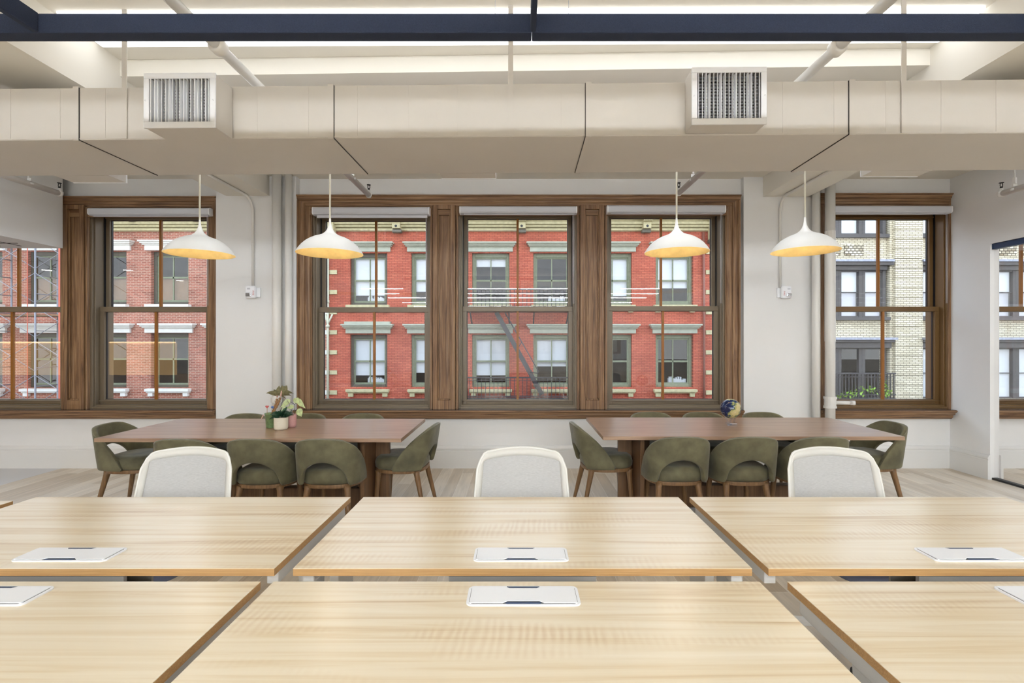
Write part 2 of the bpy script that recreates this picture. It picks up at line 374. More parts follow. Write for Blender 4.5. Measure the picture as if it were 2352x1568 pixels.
# piers
struct('wall_pier_left', MB().box(-3.52, -2.585, 5.9, WY, 0, 3.43), M['wall'])
struct('wall_pier_right', MB().box(2.66, 3.50, 5.93, WY, 0, 3.43), M['wall'])
# lowered ceiling strip by the windows
sk = MB()
def yf(x): return 3.605 - 0.026 * x
a_, b_ = LX, PX
sk._add([(a_, yf(a_), 3.43), (b_, yf(b_), 3.43), (b_, WY, 3.43), (a_, WY, 3.43), (a_, yf(a_), 3.549), (b_, yf(b_), 3.549), (b_, WY, 3.549), (a_, WY, 3.549)],
        [(0,3,2,1),(4,5,6,7),(0,1,5,4),(1,2,6,5),(2,3,7,6),(3,0,4,7)])
struct('ceiling_strip_front', sk, M['ceil'])
# beams running to the windows
struct('ceiling_beam_left', MB().box(-3.40, -2.895, -6, WY, 3.2, 3.55), M['ceil'])
struct('ceiling_beam_right', MB().box(2.885, 3.42, -6, WY, 3.2, 3.55), M['ceil'])
# left soffit: gray drywall face and white underside with linear slots
so = struct('ceiling_soffit_left', MB().box(XL, -5.283, 1.0, 5.87, 2.583, 3.55), M['wall'])
sl = MB()
for x in (-5.62, -5.86):
    sl.box(x-0.008, x+0.008, 2.0, 5.72, 2.580, 2.585)
sl.box(-7.5, -5.5, 5.55, 5.565, 2.580, 2.585)
sl.build('slot_diffuser', M['seam'], so)
# right partition: drywall pier, drywall above glass
struct('wall_partition', MB().box(PX, PX+0.1, 5.49, WY, 0, 3.55).box(PX, PX+0.1, -3, 5.49, 2.56, 3.55), M['wall'])
gp = thing('glass_partition', 'frameless glass office partition with navy header and black floor track', 'glass partition', (PX+0.05, 5.49, 0))
MB().box(PX+0.02, PX+0.08, -3, 5.489, 2.50, 2.56).build('header', M['bluesteel'], gp)
MB().box(PX+0.02, PX+0.08, -3, 5.489, 0, 0.022).build('floor_track', M['black'], gp)
for k in range(5):
    y1 = 5.488 - k*1.3
    MB().box(PX+0.042, PX+0.054, y1-1.296, y1, 0.022, 2.50).build('glass_panel', M['glass'], gp)
# room beyond right partition: lower ceiling
struct('ceiling_office_right', MB().box(PX+0.1, XR, -3, WY, 3.3, 3.55), M['ceil'])
# baseboards
def bb(x0, x1, y): return [(x0, x1, y)]
def baseb(name, x0, x1, y):
    m = MB().prism([(y, 0), (y-0.028, 0), (y-0.028, 0.205), (y-0.022, 0.215), (y-0.03, 0.222), (y-0.03, 0.238), (y-0.014, 0.262), (y, 0.265)], x0, x1, 'X')
    return struct(name, m, M['base'])
baseb('baseboard_front', XL, -3.53, WY)
baseb('baseboard_pier_left', -3.548, -2.56, 5.9)
baseb('baseboard_front_centre', -2.56, 2.65, WY)
baseb('baseboard_pier_right', 2.64, 3.52, 5.93)
baseb('baseboard_front_right', 3.53, PX, WY)
baseb('baseboard_office', PX+0.13, XR, WY)
x = PX
struct('baseboard_right', MB().prism([(x+0, 0), (x-0.028, 0), (x-0.028, 0.205), (x-0.022, 0.215), (x-0.03, 0.222), (x-0.03, 0.238), (x-0.014, 0.262), (x, 0.265)], 5.485, WY-0.02, 'Y'), M['base'])
x = PX+0.1
struct('baseboard_right_office', MB().prism([(x+0, 0), (x+0.028, 0), (x+0.028, 0.205), (x+0.022, 0.215), (x+0.03, 0.222), (x+0.03, 0.238), (x+0.014, 0.262), (x, 0.265)], 5.47, WY-0.02, 'Y'), M['base'])

# ------------------------------------------------------------------ WINDOWS
def window(n, cx, zoff=0.0):
    BR = M['bronze_warm'] if n > 5 else M['bronze']
    w = thing('window_%d' % n, None, None, (cx, WY+0.05, 0.7), kind='structure')
    H = 0.70; zb = 0.705; zt = 3.07 + zoff
    f = MB()
    f.box(cx-H, cx-H+0.035, 6.03, 6.30, zb, zt).box(cx+H-0.035, cx+H, 6.03, 6.30, zb, zt)
    f.box(cx-H+0.035, cx+H-0.035, 6.03, 6.30, zt-0.03, zt).box(cx-H+0.035, cx+H-0.035, 6.03, 6.30, zb, zb+0.04)
    f.box(cx-H-0.012, cx-H+0.02, 6.0, 6.03, zb, zt).box(cx+H-0.02, cx+H+0.012, 6.0, 6.03, zb, zt)
    f.box(cx-H+0.02, cx+H-0.02, 6.0, 6.03, zb-0.005, zb+0.02)
    f.build('window_frame', BR, w, bevel=0.003)
    MB().box(cx-H+0.035, cx-H+0.042, 6.15, 6.29, 1.92, zt-0.03).box(cx+H-0.042, cx+H-0.035, 6.15, 6.29, 1.92, zt-0.03).build('sash_track', M['track'], w)
    mz = 1.888 + zoff*0.4
    # lower sash
    s = MB(); y0, y1 = 6.095, 6.14; g = 0.613; zlo = 0.80
    s.box(cx-0.668, cx-g, y0, y1, zb+0.04, mz-0.03).box(cx+g, cx+0.668, y0, y1, zb+0.04, mz-0.03)
    s.box(cx-0.668, cx+0.668, y0, y1, mz-0.03, mz+0.03).box(cx-g, cx+g, y0, y1, zb+0.04, zlo)
    s.box(cx-0.668, cx+0.668, y0-0.018, y0, zlo-0.022, zlo-0.008)
    lo = s.build('lower_sash', BR, w, bevel=0.003)
    MB().box(cx-0.0135, cx+0.0135, y0+0.008, y1-0.008, zlo, mz-0.03).build('muntin', M['muntin'], lo)
    MB().box(cx-g, cx+g, y0+0.02, y0+0.026, zlo, mz-0.03).build('glass_pane', M['glass'], lo)
    MB().box(cx-g, cx-g+0.006, y0+0.027, y1, zlo, mz-0.03).box(cx+g-0.006, cx+g, y0+0.027, y1, zlo, mz-0.03).box(cx-g, cx+g, y0+0.027, y1, zlo, zlo+0.006).build('glazing_bead', M['track'], lo)
    s = MB(); y0, y1 = 6.175, 6.22; zto = 2.985 + zoff
    s.box(cx-0.668, cx-g, y0, y1, mz-0.03, zt-0.03).box(cx+g, cx+0.668, y0, y1, mz-0.03, zt-0.03)
    s.box(cx-g, cx+g, y0, y1, mz-0.03, mz+0.03).box(cx-g, cx+g, y0, y1, zto, zt-0.03)
    s.box(cx-0.668, cx+0.668, y0-0.014, y0, zto+0.012, zto+0.03)
    up = s.build('upper_sash', BR, w, bevel=0.003)
    MB().box(cx-0.0135, cx+0.0135, y0+0.008, y1-0.008, mz+0.03, zto).build('muntin', M['muntin'], up)
    MB().box(cx-g, cx+g, y0+0.02, y0+0.026, mz+0.03, zto).build('glass_pane', M['glass'], up)
    MB().box(cx-g, cx-g+0.006, y0+0.027, y1, mz+0.03, zto).box(cx+g-0.006, cx+g, y0+0.027, y1, mz+0.03, zto).box(cx-g, cx+g, y0+0.027, y1, zto-0.006, zto).build('glazing_bead', M['track'], up)
    return w
WC = [-6.11, -4.37, -1.73, 0.005, 1.762, 4.425, 6.18]
zo = [0, 0, -0.01, 0.015, 0.025, 0.01, 0.01]
for i, (c, z) in enumerate(zip(WC, zo)): window(i+1, c, z)

# wood trim --------------------------------------------------------
TZ = 3.217
def header(name, x0, x1, top, ret=0):
    # moulded head board
    b = top
    prof = [(6.0, b), (5.90, b), (5.90, b-0.014), (5.915, b-0.02), (5.925, b-0.05), (5.94, b-0.058), (5.945, b-0.082), (5.955, b-0.088), (5.955, b-0.118), (5.965, b-0.122), (5.965, b-0.225), (6.0, b-0.225)]
    return struct(name, MB().prism(prof, x0, x1, 'X'), M['oldwoodH'])
def casing(mb, x0, x1, flip=False, z0=0.70, z1=TZ-0.06):
    # outer thick band stepping in towards the window
    ws = x1 - x0
    st = [(0.0, 0.075), (0.14, 0.085), (0.2, 0.06), (0.5, 0.055), (0.56, 0.04), (0.88, 0.035), (0.93, 0.02), (1.0, 0.02)]
    p = [(x0 + (t if not flip else 1-t)*ws, 6.0-d) for t, d in st]
    if flip: p = p[::-1]
    p = [(p[0][0], 6.0)] + p + [(p[-1][0], 6.0)]
    mb.prism(p, z0, z1, 'Z'); return mb
def pillar(name, x0, x1):
    m = MB(); z0, z1 = 0.70, TZ-0.11
    m.box(x0, x1, 5.985, 6.28, z0, z1)
    wd = x1 - x0
    for a, b, d in ((0, .07, .03), (.10, .27, .045), (.73, .90, .045), (.93, 1, .03)):
        m.box(x0+a*wd, x0+b*wd, 5.985-d, 5.985, z0, z1)
    for a, b in ((.27, .31), (.69, .73)): m.box(x0+a*wd, x0+b*wd, 5.985-0.025, 5.985, z0+0.13, z1-0.06)
    m.box(x0+.27*wd, x0+.73*wd, 5.94, 5.985, z0, z0+0.11); m.box(x0+.31*wd, x0+.69*wd, 5.962, 5.985, z0+0.11, z0+0.125)
    m.box(x0+.27*wd, x0+.73*wd, 5.94, 5.985, z1-0.05, z1)
    # sash-lock holes
    return struct(name, m, M['oldwoodV'], bevel=0.003)
def stool(name, x0, x1):
    s = struct(name, MB().prism([(6.03, 0.705), (5.85, 0.70), (5.845, 0.69), (5.86, 0.672), (5.875, 0.668), (5.88, 0.645), (5.905, 0.638), (5.91, 0.61), (5.93, 0.592), (6.0, 0.59), (6.03, 0.6)], x0, x1, 'X'), M['oldwoodH'])
    MB().box(x0+0.005, x1-0.005, 5.856, 6.03, 0.7005, 0.706).build('stool_top', M['slate'], s)
    return s
header('trim_1', -7.4, -3.53, 3.198); header('trim_2', -2.586, 2.622, TZ); header('trim_3', 3.55, 5.10, 3.235)
c = MB(); casing(c, -2.586, -2.432); casing(c, 2.464, 2.622, True); struct('trim_4', c, M['oldwoodV'])
c = MB(); casing(c, -3.67, -3.525, True); struct('trim_5', c, M['oldwoodV'])
c = MB().box(3.55, 3.72, 5.96, 6.0, 0.7, 3.2).box(5.112, 5.139, 5.982, 6.0, 0.7, 3.2); struct('trim_6', c, M['oldwoodV'])
pillar('trim_7', -5.378, -5.072); pillar('trim_8', -1.028, -0.697); pillar('trim_9', 0.707, 1.060)
c = MB().box(5.245, 5.478, 5.96, 6.0, 0.7, 3.2); struct('trim_10', c, M['oldwoodV'])
stool('trim_11', -7.4, -3.53); stool('trim_12', -2.60, 2.635); stool('trim_13', 3.55, 5.10); stool('trim_14', 5.26, 7.2)
header('trim_15', 5.26, 7.2, 3.235)
# fill between frame and trim
g = MB()
for a, b in ((-2.50, -2.43), (2.463, 2.54), (-3.67, -3.62), (3.68, 3.724), (-7.2, -6.81), (5.126, 5.48), (6.88, 7.0)):
    g.box(a, b, 6.0, 6.3, 0.66, 3.12)
for a, b in ops: g.box(a, b, 6.03, 6.3, 0.6, 0.705); g.box(a, b, 6.0, 6.3, 3.05, 3.13)
struct('trim_16', g, M['oldwoodV'])

# roller blinds
def blind(px0, px1, py0, py1, label, lip=0, cord=1.05):
    d = 5.86
    x0, x1 = X(px0, d), X(px1, d); z1, z0 = Z(py0, d), Z(py1, d)
    t = thing('roller_blind', label, 'window blind', ((x0+x1)/2, 5.93, z0), group='rolled-up blinds at the window heads')
    h = z1 - z0
    pr = [(5.96, z1), (5.885, z1), (5.868, z1-0.008), (5.862, z1-0.02), (5.862, z0+0.02), (5.87, z0+0.005), (5.89, z0), (5.96, z0)]
    MB().prism(pr, x0+0.012, x1-0.012, 'X').build('cassette', M['blind'], t)
    for a, b in ((x0, x0+0.012), (x1-0.012, x1)):
        MB().prism([(y-0.002 if y < 5.95 else y, z) for y, z in pr], a, b, 'X').build('end_cap', M['white'], t)
    MB().box(x0+0.045, x1-0.03, 5.892, 5.915, z0-lip, z0).build('hem_bar', M['blind'], t, bevel=0.003)
    cxp = x1-0.035
    MB().tube([(cxp, 5.90, z0), (cxp, 5.90, z0-cord)], 0.0022, 6).tube([(cxp-0.012, 5.90, z0), (cxp-0.012, 5.90, z0-cord)], 0.0022, 6).build('bead_chain', M['blind'], t)
    return t
blind(200, 480, 476, 493, 'white roller blind cassette over the window left of the left pier', 0.012)
blind(716, 986, 474, 492, 'white roller blind cassette over leftmost of the three central windows, hem bar showing', 0.033)
blind(1055, 1326, 472, 489, 'white roller blind cassette over the middle central window', 0.010)
blind(1395, 1668, 470, 488, 'white roller blind cassette over rightmost of the three central windows', 0.008)
blind(1915.5, 2189, 471, 488, 'white roller blind cassette over the window right of the thick white pipe', 0.008)

# ------------------------------------------------------------------ PIPES
def vpipe(x, y, r, label, sleeves=(), top=3.43):
    p = thing('water_pipe', label, 'pipe', (x, y, 0), group=None)
    MB().tube([(x, y, 0), (x, y, top)], r, 24).build('pipe', M['pipe'], p)
    for z0, z1, dr in sleeves:
        MB().tube([(x, y, z0), (x, y, z1)], r+dr, 24).build('collar', M['pipe'], p, bevel=0.002)
    return p
vpipe(-2.775, 5.83, 0.052, 'thicker white vertical pipe against the left pier, behind the potted plants', ((0.80, 0.86, 0.012), (0.86, 0.87, 0.006)))
vpipe(-2.645, 5.84, 0.039, 'slimmer white vertical pipe between the thick pipe and the left casing of the central windows')
vpipe(3.46, 5.85, 0.042, 'slimmer white vertical pipe on right edge of the right pier')
vpipe(3.535, 5.92, 0.018, 'thin white riser squeezed between two vertical pipes by the right window')
bp = vpipe(3.605, 5.82, 0.053, 'thick white vertical pipe with capped side branch, left of the right window', ((0.735, 0.76, 0.016), (0.76, 0.84, 0.009), (0.84, 0.865, 0.016), (1.5, 2.77, 0.003)))
MB().tube([(3.64, 5.80, 0.80), (3.80, 5.76, 0.80)], 0.021, 16).tube([(3.80, 5.76, 0.80), (3.845, 5.749, 0.80)], 0.026, 16).build('side_branch', M['pipe'], bp)
# conduit + strobes
def strobe(x, yw, z, side, cx_, beamx, lab):
    c = thing('conduit', 'thin white painted conduit from beam down to the ' + lab.split(' on ')[0].split(' ', 1)[1] + ' on ' + lab.split(' on ')[1], 'conduit', (cx_, yw-0.02, z+0.07), group=None)
    pts = [(cx_, yw-0.016, z+0.06), (cx_, yw-0.016, 3.0)]
    for k in range(1, 9):
        t = k/8*math.pi/2; s = 0.14
        pts.append((cx_ + (beamx-cx_)*(1-math.cos(t)), yw-0.016-0.12*(1-math.cos(t)), 3.0+0.183*math.sin(t)))
    pts += [(beamx, 5.4, 3.184), (beamx, 4.0, 3.184)]
    MB().tube(pts, 0.0145, 12).build('tube', M['pipe'], c)
    MB().tube([(cx_, yw-0.016, 2.62), (cx_, yw-0.016, 2.65)], 0.018, 12).build('coupling', M['pipe'], c)
    s = thing('alarm_strobe', lab, 'fire alarm', (x, yw, z-0.075))
    MB().box(x-0.05, x+0.05, yw-0.035, yw, z-0.06, z+0.06).box(x+(0.05 if side > 0 else -0.09)*1, x+(0.09 if side > 0 else -0.05), yw-0.03, yw, z-0.055, z+0.055).build('back_box', M['white'], s, bevel=0.006)
    MB().box(x-0.062, x+0.055, yw-0.075, yw-0.035, z-0.072, z+0.075).build('housing', M['white'], s, bevel=0.018, seg=4)
    lx = x-0.02*side
    MB().box(lx-0.03, lx+0.03, yw-0.088, yw-0.074, z-0.052, z-0.008).build('strobe_lens', M['chrome'], s, bevel=0.006)
    MB().box(lx-0.015, lx+0.018, yw-0.0775, yw-0.074, z+0.03, z+0.05).build('sounder_grille', M['blind'], s)
    cu = bpy.data.curves.new('lettering', 'FONT'); cu.body = 'FIRE'; cu.size = 0.026; cu.extrude = 0.0006; cu.align_x = 'CENTER'; cu.align_y = 'CENTER'; cu.space_character = 1.15
    to = bpy.data.objects.new('lettering', cu); col.objects.link(to)
    me = bpy.data.meshes.new_from_object(to.evaluated_get(bpy.context.evaluated_depsgraph_get()))
    bpy.data.objects.remove(to)
    me.materials.clear(); me.materials.append(M['redink'])
    lt = bpy.data.objects.new('red_lettering', me); col.objects.link(lt); lt.parent = s
    lt.location = Vector((x+0.034*side, yw-0.0757, z-0.01)) - s.location; lt.rotation_euler = (R(90), R(90), 0)
strobe(-3.08, 5.9, 2.07, 1, -3.08, -3.12, 'white fire alarm strobe on the left pier')
strobe(3.13, 5.93, 2.07, -1, 3.08, 3.09, 'white fire alarm strobe on the right pier')
# sprinkler pipes
def sprinkler(x, z, y0, y1, r, lab, hang=(), coup=(), ceilz=3.43):
    s = thing('sprinkler_pipe', lab, 'sprinkler pipe', (x, y1, z), group=None)
    MB().tube([(x, y0, z), (x, y1, z)], r, 20).build('pipe', M['pipe'], s)
    MB().lathe([(0, -r*1.15), (r*0.8, -r), (r*1.15, -r*0.2), (r*1.15, r*0.6), (r*0.6, r), (r*0.6, r+0.025), (0, r+0.025)], (x, y1, z), 20).build('elbow', M['pipe'], s)
    h = MB(); zz = z+r+0.025
    h.tube([(x, y1, zz), (x, y1, zz+0.018)], 0.012, 10)
    for dx in (-0.014, 0.014): h.tube([(x+dx*0.6, y1, zz+0.015), (x+dx, y1, zz+0.035), (x+dx*0.5, y1, zz+0.055)], 0.0035, 6)
    h.tube([(x, y1, zz+0.055), (x, y1, zz+0.06)], 0.021, 12)
    h.build('sprinkler_head', M['darksteel'], s)
    for y in hang:
        MB().tube([(x, y, z+r), (x, y, ceilz)], 0.006, 8).lathe([(r+0.002, -0.012), (r+0.006, -0.012), (r+0.006, 0.012), (r+0.002, 0.012)], (x, y, z), 20, True).box(x-0.02, x+0.02, y-0.006, y+0.006, z+r, z+r+0.03).box(x-0.008, x+0.008, y-0.015, y+0.015, z+r+0.03, z+r+0.09).build('hanger', M['pipe'], s)
    for y in coup:
        MB().tube([(x, y-0.035, z), (x, y-0.025, z), (x, y+0.025, z), (x, y+0.035, z)], [r+0.004, r+0.016, r+0.016, r+0.004], 20).build('coupling', M['pipe'], s)
    return s
sprinkler(-1.652, 3.13, -6, 5.62, 0.029, 'white sprinkler pipe crossing the duct left of centre and ending above the left central window', (5.06,), (2.79,))
sprinkler(1.775, 3.13, -6, 5.55, 0.029, 'white sprinkler pipe crossing the duct right of centre and ending above the right central window', (5.1,), (2.8,))
sprinkler(-5.04, 3.13, 4.0, 5.56, 0.03, 'white sprinkler pipe in the left corner beside the soffit', (5.22,), (), 3.43)
sprinkler(4.985, 3.02, 4.0, 5.2, 0.03, 'white sprinkler pipe high beside the right partition wall', (5.06,), (), 3.43)

# ------------------------------------------------------------------ DUCT
DA = -0.018
def dy(x): return 3.085 + DA*x
duct = thing('air_duct', 'long cream painted rectangular air duct hanging across the room below the beams', 'air duct', (0, 3.085, 2.75), math.atan(DA))
DZ0, DZ1, DW = 0.0, 0.323, 0.662
MB().box(-5.30, 5.05, 0, DW, DZ0, DZ1).build('casing', M['duct'], duct, local=True, bevel=0.004)
for k, px in enumerate((175, 760, 1352, 1957)):
    x = X(px, dy(X(px, 3.1)))
    f = MB().box(x-0.018, x+0.018, -0.006, 0, -0.004, DZ1+0.006).box(x-0.018, x+0.018, -0.006, DW+0.004, -0.006, 0)
    fj = f.build('flange', M['duct'], duct, local=True)
    s = 1 if px < 1188 else -1
    MB().box(x+s*0.019, x+s*0.0225, -0.0045, 0.001, -0.004, DZ1).box(x+s*0.019, x+s*0.0225, -0.003, DW, -0.0045, 0).build('joint_gap', M['seam'], fj, local=True)
sm = MB()
for px in (8, 125, 232, 588, 706, 820, 938, 1050, 1290, 1790, 1905, 2020, 2143, 2265):
    x = X(px, 3.1); sm.box(x-0.003, x+0.003, -0.0022, 0, 0.003, DZ1-0.003)
sm.box(-5.3, 5.05, -0.003, 0, 0.004, 0.010)
sm.build('standing_seams', M['duct'], duct, local=True)
# hanger straps
def strap(px, y, zb, front=True, lab=''):
    d = dy(X(px, 3.1)) + y; x = X(px, d)
    o = tag(MB().box(x-0.015, x+0.015, d-0.006, d-0.001, zb, 3.55).build('duct_strap', M['duct'], None, loc=(x, d, zb)), lab, 'duct strap')
strap(287, -0.004, 2.752, lab='flat cream strap holding the duct left of the left register')
strap(1173, -0.004, 2.752, lab='flat cream strap holding the duct at the middle of the room')
strap(2075, -0.004, 2.752, lab='flat cream strap holding the duct right of the right register')
o = tag(MB().tube([(X(442, 3.9), 3.86, 3.0), (X(442, 3.9), 3.86, 3.43)], 0.014, 10).build('hanger_rod', M['pipe'], None, loc=(X(442, 3.9), 3.86, 3.0)), 'white rod rising behind the left register box', 'hanger rod')
o = tag(MB().box(X(1920, 3.85)-0.015, X(1920, 3.85)+0.015, 3.80, 3.805, 2.9, 3.43).build('duct_strap', M['pipe'], None, loc=(X(1920, 3.85), 3.8, 2.9)), 'flat white strap behind the duct beside the right sprinkler pipe', 'duct strap')
# registers
def register(px0, px1, py0, py1, lab, back=False):
    d = 2.935 if px0 < 1188 else 2.94 - 0.02
    x0, x1 = X(px0, d), X(px1, d); z1, z0 = Z(py0, d), Z(py1, d)
    cx_ = (x0+x1)/2; w2 = (x1-x0)/2
    t = thing('air_register', lab, 'air vent', (cx_, d, z0), math.atan(DA))
    D = dy(cx_) - d
    h = z1 - z0
    sb = MB(); th = 0.012
    sb.box(-w2+0.004, w2-0.004, 0.01, D-0.006, 0.004, 0.016).box(-w2+0.004, w2-0.004, 0.01, D-0.006, h-0.016, h-0.004).box(-w2+0.004, -w2+0.016, 0.01, D-0.006, 0.016, h-0.016).box(w2-0.016, w2-0.004, 0.01, D-0.006, 0.016, h-0.016)
    bx = sb.build('collar_box', M['duct'], t, local=True)
    MB().box(-w2+0.02, w2-0.02, D-0.02, D-0.01, 0.02, h-0.02).build('duct_opening', M['seam'], t, local=True)
    b = 0.032
    fr = MB().box(-w2, w2, 0, 0.012, 0, b+0.004).box(-w2, w2, 0, 0.012, h-b, h).box(-w2, -w2+b, 0, 0.012, b+0.004, h-b).box(w2-b, w2, 0, 0.012, b+0.004, h-b).build('frame', M['white'], t, local=True, bevel=0.003)
    for sx in (-w2+0.012, w2-0.012): MB().lathe([(0, -0.003), (0.004, -0.002), (0.004, 0.001)], (0,0,0), 10).build('screw', M['seam'], fr, local=True).matrix_local = Matrix.Translation((sx, 0, h*0.5)) @ Matrix.Rotation(R(90), 4, 'X')
    v = MB(); nv = 17
    for k in range(nv):
        x = -w2+b+0.008 + (2*w2-2*b-0.016)*k/(nv-1); tl = 0.006*math.sin(k*1.7)
        v._add([(x-0.0016, 0.004, b), (x+0.0016, 0.004, b), (x+tl+0.0016, 0.03, b), (x+tl-0.0016, 0.03, b), (x-0.0016, 0.004, h-b), (x+0.0016, 0.004, h-b), (x+tl+0.0016, 0.03, h-b), (x+tl-0.0016, 0.03, h-b)],
               [(0,3,2,1),(4,5,6,7),(0,1,5,4),(1,2,6,5),(2,3,7,6),(3,0,4,7)])
    v.build('vertical_louvres', M['white'], t, local=True)
    v = MB()
    for k in range(14):
        z = b+0.008 + (h-2*b-0.016)*k/13; v.box(-w2+b, w2-b, 0.036, 0.056, z-0.0015, z+0.0015)
    v.build('horizontal_louvres', M['blind'], t, local=True)
register(328, 495, 167, 293, 'square louvred supply register boxed out from the duct near its left end')
register(1590, 1761, 153, 285, 'square louvred supply register boxed out from the duct right of centre')
def backreg(px0, px1, yb, lab):
    d = 1.25*F/(CY-yb); x0, x1 = X(px0, d), X(px1, d); y0 = dy((x0+x1)/2)+DW+0.006
    t = thing('air_register', lab, 'air vent', ((x0+x1)/2, y0, 2.75), 0)
    MB().box(x0+0.004, x1-0.004, y0, d-0.012, 2.752, 3.06).build('collar_box', M['duct'], t)
    MB().box(x0, x1, d-0.012, d, 2.748, 3.064).build('frame', M['white'], t, bevel=0.003)
backreg(170, 293, 420.5, 'plain register box behind the duct above the far left window')
backreg(1015, 1140, 411, 'plain register box behind the duct over the middle window')
backreg(1975, 2106, 406.5, 'plain register box behind the duct above the right window')

# ceiling light slab
cx0 = MB()
y_ = lambda x, o: 3.335 + (o*0.69 if o > 0 else o*1.25) - 0.009*x
cx0._add([(-2.86, y_(-2.86, -0.18), 3.53), (2.86, y_(2.86, -0.18), 3.53), (2.86, y_(2.86, 0.18), 3.53), (-2.86, y_(-2.86, 0.18), 3.53),
          (-2.86, y_(-2.86, -0.18), 3.55), (2.86, y_(2.86, -0.18), 3.55), (2.86, y_(2.86, 0.18), 3.55), (-2.86, y_(-2.86, 0.18), 3.55)],
         [(0,3,2,1),(4,5,6,7),(0,1,5,4),(1,2,6,5),(2,3,7,6),(3,0,4,7)])
tag(cx0.build('ceiling_light', M['cove'], None, loc=(0, 3.33, 3.53)), 'long glowing white ceiling light band between the beams, seen past the navy baffle', 'ceiling light')

# navy acoustic baffles
bfz0, bfz1 = 2.75, 2.829
def baffle(name, x0, x1, y0, y1, lab):
    t = thing(name, lab, 'acoustic baffle', ((x0+x1)/2, (y0+y1)/2, bfz0), group='navy felt baffles in a ceiling grid')
    MB().box(x0, x1, y0, y1, bfz0, bfz1).build('felt_beam', M['navy'], t, bevel=0.004)
    ends = [(x0+0.15, (y0+y1)/2), (x1-0.15, (y0+y1)/2)] if x1-x0 > 1 else [((x0+x1)/2, y0+0.3), ((x0+x1)/2, y1-0.9)]
    for wx, wy in ends: MB().tube([(wx, wy, bfz1), (wx, wy, 3.55)], 0.0012, 6).build('suspension_wire', M['blind'], t)
baffle('acoustic_baffle', -2.30, X(1221.5, 2.05), 2.045, 2.108, 'navy felt baffle crossing the view, left half up to the joint')
baffle('acoustic_baffle', X(1222.5, 2.05), 2.30, 2.045, 2.108, 'navy felt baffle crossing the view, right half from the joint')
baffle('acoustic_baffle', X(1219, 2.0), X(1231.5, 2.0), -1.0, 2.043, 'narrow navy felt baffle coming toward the viewer at the top centre')
baffle('acoustic_baffle', X(84, 2.04)-0.022, X(84, 2.04)+0.005, -1.0, 2.043, 'narrow navy felt baffle at the top left corner')
baffle('acoustic_baffle', 2.07, 2.09, -1.0, 2.043, 'narrow navy felt baffle beyond the top right corner')
# ------------------------------------------------------------------ LIGHTS of the room behind the viewer, and added battens by the windows
for i, (y, x0, x1) in enumerate([(-2.2, -4.5, 4.5), (-3.7, -4.5, 4.5), (-5.2, -4.5, 4.5), (-7.4, -4.5, 4.5), (-9.6, -4.5, 4.5), (-11.8, -4.5, 4.5)]):
    t = thing('linear_light', 'slim white linear ceiling light in the %s row behind the viewer' % ['first', 'second', 'third', 'fourth', 'fifth', 'sixth'][i], 'ceiling light', (0, y, 3.0), group='linear lights behind the viewer')
    MB().box(x0, x1, y-0.045, y+0.045, 3.03, 3.085).build('housing', M['white'], t)
    for xc in (-4.2, -1.4, 1.4, 4.2): MB().tube([(xc, y, 3.085), (xc, y, 3.55)], 0.002, 6).build('suspension_cable', M['blind'], t)
    MB().box(x0, x1, y-0.0155, y+0.0155, 3.015, 3.03).build('diffuser', M['led'], t)
for i, (x, y) in enumerate([(-7.2, -1.0), (7.0, 3.2), (7.0, 0.0)]):
    zc = 3.26 if x > 0 else 3.51
    t = thing('panel_light', ['flat ceiling panel light further back on the left', 'flat ceiling panel light in the glass office', 'flat ceiling panel light further back in the glass office'][i], 'ceiling light', (x, y, zc))
    MB().box(x-0.5, x+0.5, y-0.5, y+0.5, zc, zc+0.04).build('housing', M['white'], t)
    MB().box(x-0.48, x+0.48, y-0.48, y+0.48, zc-0.01, zc).build('diffuser', M['panel'], t)
for i, (x0, x1) in enumerate([(-2.6, 2.6), (-5.2, -3.6), (3.6, 4.95)]):  # added unseen battens that brighten the upper wall and pendant tops
    t = thing('added_fill_batten', 'added fill light, slim white batten out of view between duct and ' + ['the central windows', 'the left window', 'the right window'][i], 'ceiling light', ((x0+x1)/2, 4.35, 3.39))
    MB().box(x0, x1, 4.29, 4.41, 3.39, 3.43).build('housing', M['white'], t)
    MB().box(x0+0.02, x1-0.02, 4.30, 4.40, 3.375, 3.39).build('diffuser', M['led_fill'], t)
for i, (x, y) in enumerate([(-5.86, 4.8), (-7.07, 4.8), (-5.95, 3.5), (-7.2, 3.5)]):
    t = thing('downlight', ['round downlight in the left soffit, nearest the window and the room', 'round downlight in the left soffit, nearest the window but further left', 'round downlight in the left soffit, second from the window and near the room', 'round downlight in the left soffit, second from the window but further left'][i], 'ceiling light', (x, y, 2.57))
    MB().lathe([(0.062, 0.0), (0.085, 0.002), (0.085, 0.013), (0.062, 0.013)], (x, y, 2.57), 24, True).build('trim_ring', M['white'], t)
    MB().lathe([(0, 0.0), (0.062, 0.0), (0.062, 0.006), (0, 0.006)], (x, y, 2.572), 24).build('diffuser', M['down'], t)
# warm back-lit counter far behind on the left (seen only mirrored in the window glass)
t = thing('bar_counter', 'long timber bar counter with glowing amber front far behind the viewer on the left', 'counter', (-11.3, -1.3, 0))
MB().box(-13.8, -8.95, -1.6, -1.0, 0, 0.62).build('plinth', M['deskedge'], t)
MB().box(-13.8, -8.95, -1.05, -1.0, 0.62, 1.46).build('glowing_panel', emis('amber_panel', (1.0, 0.62, 0.22, 1), 1.6), t)
MB().box(-13.8, -8.95, -1.6, -0.98, 1.50, 1.54).build('counter_top', M['walnut'], t)
MB().box(-13.8, -8.95, -1.0, -0.985, 1.46, 1.495).build('light_strip', emis('amber_strip', (1.0, 0.72, 0.35, 1), 9.0), t)

